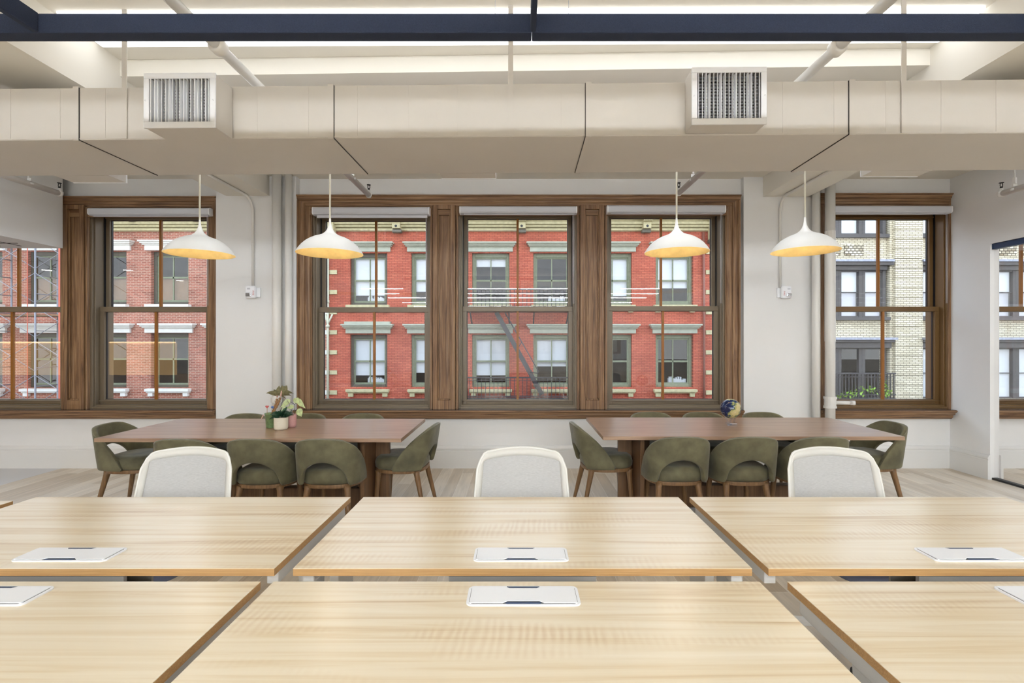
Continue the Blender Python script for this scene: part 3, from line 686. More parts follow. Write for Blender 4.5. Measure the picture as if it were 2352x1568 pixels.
# ------------------------------------------------------------------ PENDANTS
def make_pendant():
    t = thing('pendant_lamp', '', 'pendant lamp', (0, 0, 0), group='white pendant lamps over the meeting tables')
    prof = [(0.0075, 0.80), (0.0075, 0.30), (0.010, 0.262), (0.016, 0.232), (0.026, 0.205), (0.042, 0.182), (0.066, 0.163), (0.098, 0.149), (0.132, 0.137), (0.165, 0.120), (0.198, 0.098), (0.228, 0.070), (0.254, 0.038), (0.272, 0.008), (0.2745, 0.0)]
    inn = [(0.2745, 0.0), (0.269, 0.006), (0.250, 0.035), (0.224, 0.066), (0.194, 0.093), (0.160, 0.114), (0.120, 0.129), (0.07, 0.138), (0.0, 0.142)]
    MB().lathe(prof[1:], (0,0,0), 64).build('lamp_shade', M['shade'], t, local=True)
    MB().lathe(inn, (0,0,0), 64).build('gold_lining', M['gold'], t, local=True)
    MB().tube([(0,0,0.30), (0,0,1.17)], 0.0075, 14).build('stem', M['stem'], t, local=True)
    MB().lathe([(0, 1.135), (0.055, 1.14), (0.06, 1.17)], (0,0,0), 24).build('canopy', M['shade'], t, local=True)
    MB().lathe([(0, 0.055), (0.018, 0.06), (0.03, 0.08), (0.026, 0.105), (0.014, 0.125), (0.012, 0.14)], (0,0,0), 20).build('bulb', M['bulb'], t, local=True)
    return t
pend = make_pendant()
plist = [(459, 4.42, 584, 'white pendant lamp with gold lining hanging over left end of the left walnut table'),
         (758, 4.33, 582.5, 'white pendant lamp with gold lining hanging over right end of the left walnut table'),
         (1554, 4.42, 580, 'white pendant lamp with gold lining hanging over left end of the right walnut table'),
         (1849, 4.42, 577.5, 'white pendant lamp with gold lining hanging over right end of the right walnut table')]
for i, (px, d, py, lab) in enumerate(plist):
    loc = (X(px, d), d, Z(py, d)); o = pend if i == 0 else dup(pend, loc, 0.3*i)
    o.location = loc; o['label'] = lab

# ------------------------------------------------------------------ DESKS
def make_desk():
    t = thing('office_desk', '', 'desk', (0,0,0), group='pale wood office desks')
    W2, D2, H = 0.769, 0.3885, 0.74
    top = MB().box(-W2, W2, -D2, D2, H-0.002, H).build('desktop', M['desk'], t, local=True)
    # desktop body with brown edge band
    MB().box(-W2, W2, -D2, D2, H-0.025, H-0.002).build('edge_band', M['deskedge'], top, local=True)
    for s in (-1, 1):
        x = s*(W2-0.03)
        MB().box(x-0.02, x+0.02, -D2+0.05, D2-0.05, H-0.075, H-0.026).build('side_rail', M['deskframe'], t, local=True, bevel=0.003)
        l = MB()
        l.prism([(-0.05, 0.02), (0.05, 0.02), (0.10, H-0.075), (-0.10, H-0.075)], x-0.018, x+0.018, 'X')
        l.build('leg', M['deskframe'], t, local=True, bevel=0.003)
        MB().box(x-0.03, x+0.03, -D2+0.03, D2-0.03, 0, 0.022).build('foot', M['deskframe'], t, local=True, bevel=0.006)
    MB().box(-W2+0.05, W2-0.05, -0.03, 0.03, H-0.085, H-0.035).build('cross_beam', M['deskframe'], t, local=True)
    tr = MB().box(-0.25, 0.25, -0.37, -0.355, H-0.13, H-0.035).box(-0.25, 0.25, -0.37, -0.23, H-0.13, H-0.12).box(-0.25, 0.25, -0.24, -0.23, H-0.13, H-0.035)
    tr.build('cable_tray', M['greymetal'], t, local=True)
    return t
def make_box():
    # flush power box lid
    t = thing('power_box', '', 'power outlet box', (0,0,0), group='white power outlet lids in the desks')
    w, d = 0.166, 0.056
    def rr(w, d, r, n=6):
        p = []
        for cx_, cy_, a0 in ((w-r, d-r, 0), (-w+r, d-r, 90), (-w+r, -d+r, 180), (w-r, -d+r, 270)):
            for k in range(n+1): a = R(a0+90*k/n); p.append((cx_+r*math.cos(a), cy_+r*math.sin(a)))
        return p
    MB().prism(rr(w, d, 0.018), 0.0, 0.0045, 'Z').build('rim', M['white'], t, local=True)
    MB().prism(rr(w-0.0085, d-0.0065, 0.012), 0.0045, 0.0050, 'Z').build('lid_gap', M['black'], t, local=True)
    lid = [(-w+0.010, -d+0.008), (-0.060, -d+0.008), (-0.046, -d+0.020), (0.046, -d+0.020), (0.060, -d+0.008), (w-0.010, -d+0.008),
           (w-0.010, d-0.008), (0.055, d-0.008), (0.042, d-0.019), (-0.042, d-0.019), (-0.055, d-0.008), (-w+0.010, d-0.008)]
    MB().prism(lid, 0.0045, 0.0075, 'Z').build('lid', M['white'], t, local=True)
    for s in (-1, 1): MB().box(-0.05, 0.05, s*0.046-0.004, s*0.046+0.004, 0.0045, 0.006).build('brush_strip', M['bluesteel'], t, local=True)
    return t
desk0 = make_desk(); box0 = make_box()
DK = [(0.018, 2.0805, 'back row desk in the centre, before the middle white mesh chair'),
      (-1.583, 2.0805, 'back row desk on the left, before the left white mesh chair'),
      (1.611, 2.0805, 'back row desk on the right, before the right white mesh chair'),
      (-0.0025, 1.2115, 'front row desk in the centre, nearest the viewer'),
      (-1.582, 1.2115, 'front row desk at bottom left corner'),
      (1.625, 1.2115, 'front row desk at bottom right corner'),
      (-2.406-0.769, 2.41-0.3885, 'back row desk whose corner just shows at far left edge')]
BX = [(0.0135, 1.797, 'white power outlet lid in the centre back desk'), (-1.588, 1.797, 'white power outlet lid in the left back desk'),
      (1.613, 1.797, 'white power outlet lid in the right back desk'), (0.018, 1.505, 'largest white power outlet lid, in the centre front desk'),
      (-1.588, 1.505, 'white power outlet lid cut by the left edge, in the left front desk'), (1.63, 1.505, 'white power outlet lid cut by the right edge, in the right front desk')]
for i, (x, y, lab) in enumerate(DK):
    rz = 0 if i in (3, 4, 5) else math.pi   # trays meet in the middle
    rz = math.pi if i in (3, 4, 5) else 0
    o = desk0 if i == 0 else dup(desk0, (x, y, 0), rz)
    o.location = (x, y, 0); o.rotation_euler = (0, 0, rz); o['label'] = 'pale ash ' + lab
for i, (x, y, lab) in enumerate(BX):
    o = box0 if i == 0 else dup(box0, (x, y, 0.7401), 0)
    o.location = (x, y, 0.7401); o['label'] = lab

# office chairs
def make_office_chair():
    t = thing('office_chair', '', 'office chair', (0,0,0), group='white mesh office chairs behind the desks')
    z0 = 0.50
    def P_(u, v, off=0):
        zt = 0.912 - 0.026*u*u - 0.075*max(0, (abs(u)-0.78)/0.22)**3
        z = z0 + v*(zt-z0)
        w = 0.262 - 0.030*(z-z0)/0.41
        # round the corner sideways
        y = 0.055*(1-u*u)*1.0 + 0.22*(z-z0) + off
        return (u*w, y, z)
    MB().grid(lambda a, b: P_(a*2-1, b), 28, 18).build('mesh_back', M['mesh'], t, local=True, solid=0.006)
    def ring(ins):
        pts = []
        n = 30
        for k in range(n+1): pts.append(P_(-1+ins, ins+(1-2*ins)*k/n))
        for k in range(1, n+1): pts.append(P_(-1+ins+(2-2*ins)*k/n, 1-ins))
        for k in range(1, n+1): pts.append(P_(1-ins, 1-ins-(1-2*ins)*k/n))
        for k in range(1, n): pts.append(P_(1-ins-(2-2*ins)*k/n, ins))
        return pts + [pts[0]]
    MB().tube(ring(0.0), 0.0065, 8, False).build('back_frame', M['frame'], t, local=True)
    # flat border band woven denser
    bd = MB()
    def band(fa, fb, n=24):
        bd.grid(lambda a, b: tuple(Vector(fa(a))*(1-b) + Vector(fb(a))*b + Vector((0, -0.0045, 0))), n, 2)
    k1, k2 = 0.13, 0.10
    band(lambda a: P_(-1, a), lambda a: P_(-1+k1, k2+(1-2*k2)*a if False else a*(1-k2)))
    band(lambda a: P_(1, a), lambda a: P_(1-k1, a*(1-k2)))
    band(lambda a: P_(-1+2*a, 1), lambda a: P_((-1+2*a)*(1-k1), 1-k2))
    bd.build('border_band', M['band'], t, local=True, solid=0.002)
    # spine + seat + arms + base
    MB().tube([(0, 0.10, 0.66), (0, 0.13, 0.56), (0, 0.10, 0.46), (0, -0.05, 0.42)], [0.02, 0.026, 0.028, 0.03], 12).build('back_spine', M['frame'], t, local=True)
    def seat(a, b):
        u, v = a*2-1, b*2-1
        n = 4.0; r = (abs(u)**n + abs(v)**n)**(1/n) if (u or v) else 1; m = max(abs(u), abs(v)); k = m/r if r else 1
        return (u*k*0.245, -0.22+v*k*0.24, 0.475 + 0.02*(1-m**3))
    MB().grid(seat, 20, 20).build('seat', M['bluegrey'], t, local=True, solid=0.05, soff=-1)
    for s in (-1, 1):
        MB().tube([(s*0.20, -0.12, 0.43), (s*0.29, -0.12, 0.45), (s*0.30, -0.13, 0.62)], 0.014, 10).build('arm_support', M['frame'], t, local=True)
        MB().box(s*0.30-0.04, s*0.30+0.04, -0.26, -0.02, 0.62, 0.645).build('armrest', M['greymetal'], t, local=True, bevel=0.01)
    MB().box(-0.09, 0.09, -0.28, -0.08, 0.40, 0.44).build('tilt_mechanism', M['greymetal'], t, local=True, bevel=0.01)
    MB().tube([(0, -0.18, 0.09), (0, -0.18, 0.25), (0, -0.18, 0.25), (0, -0.18, 0.41)], [0.026, 0.026, 0.015, 0.015], 14).build('gas_lift', M['chrome'], t, local=True)
    b = MB()
    for k in range(5):
        a = 2*math.pi*k/5+0.3; b.bar((0, -0.18, 0.10), (0.31*math.cos(a), -0.18+0.31*math.sin(a), 0.075), 0.045, 0.03)
    b.build('star_base', M['frame'], t, local=True, bevel=0.006)
    for k in range(5):
        a = 2*math.pi*k/5+0.3; x, y = 0.31*math.cos(a), -0.18+0.31*math.sin(a)
        MB().tube([(x-0.022, y, 0.028), (x+0.022, y, 0.028)], 0.028, 16).tube([(x, y, 0.05), (x, y, 0.075)], 0.006, 8).build('caster', M['black'], t, local=True)
    return t
oc = make_office_chair()
for i, (px, lab, rz, dz) in enumerate(((1198, 'white mesh office chair tucked behind the centre desk', 0.0, 0), (434, 'white mesh office chair tucked behind the left desk', 0.02, 0), (1908, 'white mesh office chair tucked behind the right desk', -0.02, 0))):
    d = 2.66
    loc = (X(px, 2.75), d, 0.0)
    o = oc if i == 0 else dup(oc, loc, rz)
    o.location = loc; o.rotation_euler = (0, 0, rz); o['label'] = lab
# chairs at the near side of the desks are outside the frame

# ------------------------------------------------------------------ WALNUT TABLES
def make_table():
    t = thing('meeting_table', '', 'table', (0,0,0), group='walnut meeting tables')
    H = 0.75
    MB().box(-1.192, 1.192, -0.5, 0.5, H-0.03, H).build('tabletop', M['walnut'], t, local=True, bevel=0.0025)
    for s in (-1, 1):
        x = s*0.838
        p = MB().box(x-0.018, x+0.018, -0.33, 0.33, 0.0, H-0.032).build('pedestal', M['walnutdark'], t, local=True, bevel=0.004)
        MB().box(x-0.14, x-0.019, -0.018, 0.018, 0.0, H-0.032).box(x+0.019, x+0.14, -0.018, 0.018, 0.0, H-0.032).build('cross_panel', M['walnutdark'], p, local=True, bevel=0.003)
    MB().box(-0.83, 0.83, -0.05, 0.05, 0.04, 0.235).build('stretcher', M['walnutdark'], t, local=True, bevel=0.003)
    MB().box(-0.6, 0.6, -0.25, 0.25, H-0.06, H-0.031).build('underframe', M['black'], t, local=True)
    return t
tb = make_table()
tb.location = (-2.087, 4.41, 0); tb.rotation_euler = (0, 0, -0.004); tb['label'] = 'long walnut meeting table on the left, with three potted plants on top'
t2 = dup(tb, (1.872, 4.49, 0), -0.003, 'long walnut meeting table on the right, with a small earth globe on top')

# ------------------------------------------------------------------ OLIVE CHAIRS
def interp(tb_, x):
    if x <= tb_[0][0]: return tb_[0][1]
    for (a, b), (c, d) in zip(tb_, tb_[1:]):
        if x <= c: return b + (d-b)*(x-a)/(c-a)
    return tb_[-1][1]
def se(a, b, n, t):
    c, s = math.cos(t), math.sin(t)
    return (a*math.copysign(abs(c)**(2/n), c), b*math.copysign(abs(s)**(2/n), s))
def make_chair():
    t = thing('dining_chair', '', 'chair', (0,0,0), group='olive velvet chairs around the walnut tables')
    TOPT = [(-0.27, 0.79), (-0.25, 0.788), (-0.225, 0.775), (-0.18, 0.735), (-0.12, 0.672), (-0.06, 0.592), (-0.01, 0.505), (0.02, 0.44)]
    # plan path (back centre is phi=0), stops at y=0.03
    n = 3.6
    path = []
    for k in range(401):
        a = -math.pi/2 + math.pi*0.60*k/400
        x, y = se(0.229, 0.240, n, a); path.append((x, y))
    path = [p for p in path if p[1] <= 0.02]
    # resample by arclength
    L = [0]
    for p, q_ in zip(path, path[1:]): L.append(L[-1]+math.hypot(q_[0]-p[0], q_[1]-p[1]))
    NP = 26
    half = []
    for k in range(NP+1):
        s = L[-1]*k/NP
        for i in range(len(L)-1):
            if L[i+1] >= s-1e-9:
                f = (s-L[i])/max(1e-9, L[i+1]-L[i]); half.append((path[i][0]*(1-f)+path[i+1][0]*f, path[i][1]*(1-f)+path[i+1][1]*f)); break
    full = [(-x, y) for x, y in reversed(half[1:])] + half
    def edge(x, y):
        zt = interp(TOPT, y)
        zt -= 0.012*min(1.3, (x/0.2)**2)
        zb = 0.415
        ax = abs(x)
        if ax < 0.165 and y < -0.1: zb = 0.43 + 0.17*math.sqrt(max(0, 1-(ax/0.168)**2))**0.9
        return zb, max(zt, zb+0.02)
    def lean(x, y, z):
        k = (z-0.42)
        wy = max(0, -y)/0.245
        return (x*(1+0.10*k + 0.35*k*(0.37-k)), y - 0.16*k*wy, z)
    m = MB(); nu = len(full)-1; nv = 12
    def fn(a, b):
        i = int(round(a*nu)); x, y = full[i]; zb, zt = edge(x, y); return lean(x, y, zb+(zt-zb)*b)
    m.grid(fn, nu, nv)
    sh = m.build('backrest', M['velvet'], t, local=True, solid=0.036, soff=0, sub=2)
    pt = []
    for (x, y) in full:
        zb, zt = edge(x, y); v = lean(x*1.045, y*1.045, zt-0.006); pt.append(v)
    MB().tube(pt, 0.0035, 6).build('piping', M['piping'], sh, local=True)
    # seat cushion
    def seat(a, b):
        ang = a*2*math.pi; r = b
        x, y = se(0.223, 0.220, 3.0, ang)
        y = y
        prof = [(0.0, 0.53), (0.5, 0.526), (0.8, 0.522), (0.95, 0.500), (1.0, 0.465), (0.985, 0.43), (0.93, 0.418)]
        i = b*(len(prof)-1); j = min(int(i), len(prof)-2); f = i-j
        rr = prof[j][0]*(1-f)+prof[j+1][0]*f; z = prof[j][1]*(1-f)+prof[j+1][1]*f
        return (x*rr, y*rr, z)
    MB().grid(seat, 48, 12).build('seat_cushion', M['velvet'], t, local=True)
    # wooden ring
    rg = MB(); P_ = []
    for k in range(48):
        a = 2*math.pi*k/48; P_.append(se(0.222, 0.218, 2.6, a))
    vs = []; fs = []
    for sc, z in ((1.0, 0.388), (1.0, 0.418), (0.80, 0.418), (0.80, 0.388)):
        for x, y in P_: vs.append((x*sc, (y)*sc, z))
    for r_ in range(4):
        for k in range(48): fs.append((r_*48+k, r_*48+(k+1)%48, ((r_+1)%4)*48+(k+1)%48, ((r_+1)%4)*48+k))
    rg._add(vs, fs); rg.build('seat_ring', M['chairwood'], t, local=True, bevel=0.006)
    for sx in (-1, 1):
        for sy in (-1, 1):
            x0, y0 = sx*0.150, sy*0.165
            x1, y1 = sx*(0.19 if sy < 0 else 0.175), sy*(0.255 if sy < 0 else 0.19)
            pts = [(x0+(x1-x0)*f, y0+(y1-y0)*f, 0.40*(1-f)) for f in (0, 0.08, 0.3, 0.7, 1)]
            MB().tube(pts, [0.030, 0.024, 0.021, 0.017, 0.013], 14).build('leg', M['chairwood'], t, local=True)
    return t
ch = make_chair()
first = True
def place(x, y, rz, lab):
    global first
    if first: o = ch; first = False
    else: o = dup(ch, (x, y, 0), rz)
    o.location = (x, y, 0); o.rotation_euler = (0, 0, rz); o['label'] = lab
# chair faces +Y locally
d1 = 3.72
for px, lab in ((406, 'olive velvet chair at near side of left table, largely behind the left white office chair'),
                (577, 'olive velvet chair at near side of left table, middle one'),
                (737, 'olive velvet chair at near side of left table, nearest the room centre')):
    place(X(px, d1), d1+0.30, 0, lab)
d2 = 3.80
for px, lab in ((1571, 'olive velvet chair at near side of right table, nearest the room centre'),
                (1731, 'olive velvet chair at near side of right table, middle one'),
                (1897, 'olive velvet chair at near side of right table, largely behind the right white office chair')):
    place(X(px, d2), d2+0.30, 0, lab)
d3 = 5.04
for px, lab in ((567, 'olive velvet chair at window side of left table, left of the plants'),
                (704, 'olive velvet chair at window side of left table, just right of the plants'),
                (836, 'olive velvet chair at window side of left table, nearest the room centre')):
    place(X(px, d3), d3-0.28, math.pi, lab)
d4 = 5.14
for px, lab in ((1493, 'olive velvet chair at window side of right table, nearest the room centre'),
                (1612, 'olive velvet chair at window side of right table, just left of the globe'),
                (1748, 'olive velvet chair at window side of right table, right of the globe')):
    place(X(px, d4), d4-0.28, math.pi, lab)
place(-1.005, 4.45, R(84), 'olive velvet chair at right end of the left table')
place(-3.32, 4.45, R(-90), 'olive velvet chair at left end of the left table')
place(0.787, 4.50, R(-84), 'olive velvet chair at left end of the right table')
place(3.08, 4.52, R(90), 'olive velvet chair at right end of the right table')

# ------------------------------------------------------------------ PLANTS + GLOBE
def leaf(mb, base, direc, length, width, droop=0.3, up=(0,0,1), n=8, fold=0.15):
    base = Vector(base); d = Vector(direc).normalized(); side = d.cross(Vector(up))
    if side.length < 0.1: side = Vector((1,0,0))
    side.normalize(); nrm = side.cross(d).normalized()
    def fn(a, b):
        u = a*2-1; s = b
        w = width*0.5*(math.sin(math.pi*min(1, s*0.97+0.03)**0.8))*(1-0.15*s)
        c = base + d*length*s + Vector((0,0,-1))*droop*length*s*s + side*u*w + nrm*abs(u)*w*fold
        return tuple(c)
    mb.grid(fn, 4, n)
TH = 0.7505
# green pot
def pot(name, label, px, d, prof, m, ribs=0, ribd=0, soil=0.9):
    x = X(px, d)
    t = thing(name, label, 'potted plant', (x, d, TH))
    MB().lathe(prof, (x, d, TH), 96 if ribs else 40, ribs=ribs, ribd=ribd).build('pot', m, t)
    rt = prof[-1]
    MB().lathe([(0, rt[1]), (rt[0], rt[1])], (x, d, TH), 30).build('soil', M['soil'], t)
    return t, x
t, x = pot('potted_aglaonema', 'green tapered pot holding a leggy plant with bare brown stems and pink veined leaves', 623, 4.40, [(0, 0), (0.038, 0), (0.041, 0.004), (0.050, 0.115), (0.054, 0.117), (0.055, 0.127), (0.050, 0.127), (0.048, 0.112)], M['greenpot'])
y = 4.40; zt = TH+0.112
sA = [(x+0.005, y, zt), (x+0.022, y, zt+0.05), (x+0.044, y, zt+0.10), (x+0.051, y, zt+0.15)]
sB = [(x+0.012, y-0.01, zt), (x+0.045, y-0.01, zt+0.06), (x+0.072, y-0.01, zt+0.11), (x+0.086, y-0.01, zt+0.16)]
st = MB()
for S in (sA, sB):
    pts = []; rs = []
    for i in range(len(S)-1):
        for k in range(5):
            f = k/5; pts.append(Vector(S[i]).lerp(Vector(S[i+1]), f)); rs.append(0.0075 + (0.004 if k % 2 else 0))
    st.tube(pts, rs, 8)
    for k in range(9):
        p = Vector(S[0]).lerp(Vector(S[-1]), k/9); a = k*2.4
        st.tube([p, p+Vector((0.016*math.cos(a), 0.016*math.sin(a), 0.006))], 0.0025, 5)
st.build('bare_stems', M['bark'], t)
st = MB(); st.tube([sA[-1], (x+0.053, y, zt+0.17), (x+0.056, y, zt+0.20)], [0.008, 0.007, 0.004], 8); st.tube([sB[-1], (x+0.090, y-0.01, zt+0.18), (x+0.093, y-0.01, zt+0.21)], [0.008, 0.007, 0.004], 8)
st.build('pink_stalks', M['pinkstem'], t)
lv = MB()
leaf(lv, (x+0.050, y, zt+0.165), (-1, 0.1, 0.85), 0.135, 0.050, 0.50, up=(0, 1, 0.3))
leaf(lv, (x+0.052, y, zt+0.165), (-0.25, -0.3, 1), 0.080, 0.044, 0.2, up=(0,1,0))
leaf(lv, (x+0.056, y, zt+0.17), (0.25, -0.2, 1), 0.10, 0.050, 0.1, up=(0,1,0))
leaf(lv, (x+0.090, y, zt+0.175), (0.45, -0.1, 0.95), 0.125, 0.062, 0.25, up=(0, 1, 0.2))
leaf(lv, (x+0.090, y, zt+0.175), (1, 0.0, 0.85), 0.150, 0.050, 0.65, up=(0, 1, 0.4))
leaf(lv, (x+0.090, y, zt+0.17), (1, -0.3, 0.5), 0.125, 0.046, 0.5, up=(0, 1, 0.5))
leaf(lv, (x+0.088, y, zt+0.16), (0.8, -0.4, 0.1), 0.115, 0.046, 0.9, up=(0, 1, 0.6))
leaf(lv, (x+0.086, y, zt+0.17), (-0.55, -0.4, 0.25), 0.07, 0.034, 0.3, up=(0, 1, 0.6))
leaf(lv, (x+0.088, y, zt+0.18), (-0.1, 0.4, 1), 0.09, 0.05, 0.1, up=(0, 1, 0))
lv.build('leaves', M['leafolive'], t)
h = MB(); hx, hy, hz = x-0.026, y-0.02, zt+0.072
pts = []
for k in range(24):
    a = 2*math.pi*k/24; pts.append((hx+0.0009*16*math.sin(a)**3*1.05, hz+0.0009*(13*math.cos(a)-5*math.cos(2*a)-2*math.cos(3*a)-math.cos(4*a))))
h.prism(pts, hy-0.003, hy+0.003, 'Y'); h.build('heart_pick', M['red'], t)
MB().tube([(hx, hy, zt-0.01), (hx, hy, hz-0.01)], 0.002, 6).tube([(x+0.015, hy, zt-0.01), (x+0.014, hy, zt+0.06)], 0.0015, 6).build('pick_stick', M['bark'], t)
bl = MB()
for k in range(6): leaf(bl, (x+0.018, hy, zt+0.068), (math.cos(k*1.05), 0.3, math.sin(k*1.05)), 0.016, 0.012, 0.1, up=(0,1,0), n=4)
bl.build('blue_flower', M['blue'], t)
dl = MB(); leaf(dl, (x-0.048, y-0.03, zt+0.01), (-0.3, -0.5, -0.9), 0.055, 0.014, 0.0); dl.build('withered_leaf', M['pinkstem'], t)
# white pot
t, x = pot('potted_ivy', 'cream ribbed pot holding a low dark green crinkled plant', 645.5, 4.31, [(0, 0), (0.044, 0), (0.052, 0.005), (0.056, 0.018), (0.0565, 0.100), (0.055, 0.104), (0.051, 0.103), (0.049, 0.088)], M['ribpot'], 36, 0.0009)
lv = MB(); rnd = random.Random(3)
for k in range(46):
    a = rnd.uniform(0, 6.28); e = rnd.uniform(0.15, 1.1); r0 = 0.015
    b = (x+r0*math.cos(a)*1.6, 4.31+r0*math.sin(a), TH+0.10+rnd.uniform(0, 0.03))
    leaf(lv, b, (math.cos(a)*1.1-0.1, math.sin(a)*0.7, e*1.5), rnd.uniform(0.05, 0.088), rnd.uniform(0.03, 0.044), rnd.uniform(0.1, 0.6), up=(math.sin(a*3), math.cos(a*2), 0.6), fold=0.4)
lv.build('leaves', M['leafdark'], t)
sd = MB().tube([(x+0.035, 4.31, TH+0.09), (x+0.055, 4.31, TH+0.125), (x+0.085, 4.33, TH+0.16)], 0.003, 6)
sd.build('stem', M['leafdark'], t)
# pink pot
t, x = pot('potted_peperomia', 'pink speckled pot holding a variegated light green leafy plant', 668.5, 4.42, [(0, 0), (0.036, 0), (0.038, 0.006), (0.043, 0.012), (0.0445, 0.018), (0.0445, 0.112), (0.043, 0.114), (0.040, 0.113), (0.039, 0.10)], M['pinkpot'])
y = 4.42; z = TH+0.10
sd = MB().tube([(x+0.022, y, z), (x+0.034, y, z+0.06), (x+0.034, y, z+0.105)], 0.0028, 6).tube([(x+0.008, y, z), (x+0.008, y, z+0.045)], 0.003, 6)
for q_ in ((x+0.06, y, z+0.05), (x-0.02, y, z+0.13), (x+0.075, y, z+0.125)):
    sd.tube([(x+0.03, y, z+0.035 if q_[2] < z+0.1 else z+0.10), q_], 0.002, 6)
sd.build('stem', M['greendark'], t)
lv = MB()
for b, d_, L_, W_, dr in (((x+0.062, y, z+0.06), (0.5, -0.3, -0.7), 0.075, 0.066, 0.1), ((x+0.05, y, z+0.125), (1, -0.2, 0.1), 0.085, 0.066, 0.8), ((x+0.034, y, z+0.11), (0.5, 0, 1), 0.07, 0.062, 0.2),
                          ((x-0.005, y, z+0.128), (-1, -0.2, -0.1), 0.085, 0.062, 0.6), ((x-0.03, y-0.01, z+0.07), (-0.7, -0.3, -0.3), 0.06, 0.048, 0.5), ((x+0.03, y-0.01, z+0.08), (-0.7, -0.5, 0.1), 0.06, 0.042, 0.2)):
    leaf(lv, b, d_, L_, W_, dr, up=(0, -1, 0.3))
lv.build('leaves', M['leafvar'], t)
# globe
gx, gy = X(1678, 4.52), 4.52
t = thing('desk_globe', 'small glossy blue and green earth globe on a clear stand on the right table', 'globe', (gx, gy, TH))
gz = Z(938, 4.52)
gb = MB()
gb.lathe([(0.0875*math.sin(math.pi*k/24), -0.0875*math.cos(math.pi*k/24)) for k in range(25)], (0, 0, 0), 48)
g_ = gb.build('sphere', M['earth'], t, local=True); g_.location = (0, 0, gz-TH); g_.rotation_euler = (0.4, 0.2, 0.5)
for k in range(3):
    a = R(90+120*k+20)
    px_, py_ = math.cos(a), math.sin(a)
    MB().bar((0.028*px_, 0.028*py_, 0.022), (0.055*math.cos(a+0.5), 0.055*math.sin(a+0.5), gz-TH-0.068), 0.011, 0.011).build('stand_prong', M['acrylic'], t, local=True)
ft = MB()
for k in range(3):
    a = R(110+120*k); ft.bar((0, 0, 0.012), (0.056*math.cos(a), 0.056*math.sin(a), 0.012), 0.026, 0.022)
ft.build('stand_foot', M['acrylic'], t, local=True, bevel=0.003)

# ------------------------------------------------------------------ OUTSIDE
BD = 20.0
def bx(px): return X(px, BD)
def bz(py): return Z(py, BD)
# ground and our own masonry
tag(MB().box(-40, 40, 6.4, 45, -9.2, -9.0).build('street', M['asphalt'], None), None, None, kind='structure')
struct('wall_outer', MB().box(-30, 30, 6.45, 6.5, -9, 0.3), M['sidewalk'])
def facade(x0, x1, z0, z1, holes, y=BD, th=0.45):
    """wall slab with rectangular holes (hx0,hx1,hz0,hz1)"""
    m = MB(); xs = sorted({x0, x1, *[h[0] for h in holes], *[h[1] for h in holes]})
    for a, b in zip(xs, xs[1:]):
        hs = sorted([(h[2], h[3]) for h in holes if h[0] < (a+b)/2 < h[1]])
        z = z0
        for c, d in hs:
            if c > z: m.box(a, b, y, y+th, z, c)
            z = d
        m.box(a, b, y, y+th, z, z1)
    return m
def ext_window(parent, pxc, hw, py0, py1, frame_m, blind_to=None, rail=None, lower_board=False, books=False, glazed=True):
    x0, x1 = bx(pxc-hw), bx(pxc+hw); z1, z0 = bz(py0), bz(py1); y = BD+0.16
    f = MB(); t_ = 0.11
    f.box(x0, x0+t_, y, y+0.12, z0, z1).box(x1-t_, x1, y, y+0.12, z0, z1).box(x0+t_, x1-t_, y, y+0.12, z1-0.16, z1).box(x0+t_, x1-t_, y, y+0.12, z0, z0+0.1)
    fr = f.build('window_frame', frame_m, parent, bevel=0.01)
    s = MB(); a0, a1 = x0+t_, x1-t_; b0, b1 = z0+0.1, z1-0.16; rz_ = bz(rail) if rail else (b0+b1)/2; ys = y+0.05
    for (u0, u1, v0, v1) in ((a0, a0+0.05, b0, b1), (a1-0.05, a1, b0, b1), (a0+0.05, a1-0.05, rz_-0.035, rz_+0.035), (a0+0.05, a1-0.05, b0, b0+0.07), (a0+0.05, a1-0.05, b1-0.05, b1), ((a0+a1)/2-0.022, (a0+a1)/2+0.022, b0+0.07, b1-0.05)):
        s.box(u0, u1, ys, ys+0.05, v0, v1)
    s.build('sash', M['green'] if frame_m is not M['whitestone'] else M['greendark'], fr)
    if glazed: MB().box(a0, a1, ys+0.02, ys+0.026, b0, b1).build('pane', M['glass'], fr)
    if blind_to: MB().box(a0+0.02, a1-0.02, ys+0.12, ys+0.14, bz(blind_to), b1).build('window_shade', M['shade_out'], fr)
    if lower_board: MB().box(a0+0.01, a1-0.01, ys+0.10, ys+0.13, b0, rz_).build('board', M['ply'], fr)
    if books:
        bk = MB(); rn = random.Random(int(pxc)); xx = a0+0.5
        while xx < a1-0.1:
            w_ = rn.uniform(0.03, 0.05); bk.box(xx, xx+w_, ys+0.14, ys+0.3, b0, b0+rn.uniform(0.16, 0.3)); xx += w_+0.006
        bk.build('window_clutter', M['shade_out'], fr)
    return fr
def lintel(parent, pxc, y0, m, hw=59, h=21, block=False, ytop=None):
    c = bx(pxc); k = BD/F
    l = MB()
    if block: l.box(c-(hw-7)*k, c+(hw-7)*k, BD-0.22, BD, bz(y0), bz(y0-6))
    l.box(c-hw*k, c+hw*k, BD-0.30, BD, bz(y0+3.5), bz(y0)).box(c-(hw-2.5)*k, c+(hw-2.5)*k, BD-0.24, BD, bz(y0+7), bz(y0+3.5)).box(c-(hw-5)*k, c+(hw-5)*k, BD-0.18, BD, bz(y0+10), bz(y0+7))
    l.box(c-(hw-8)*k, c+(hw-8)*k, BD-0.10, BD, bz(y0+h), bz(y0+10))
    l.build('lintel', m, parent, bevel=0.008)
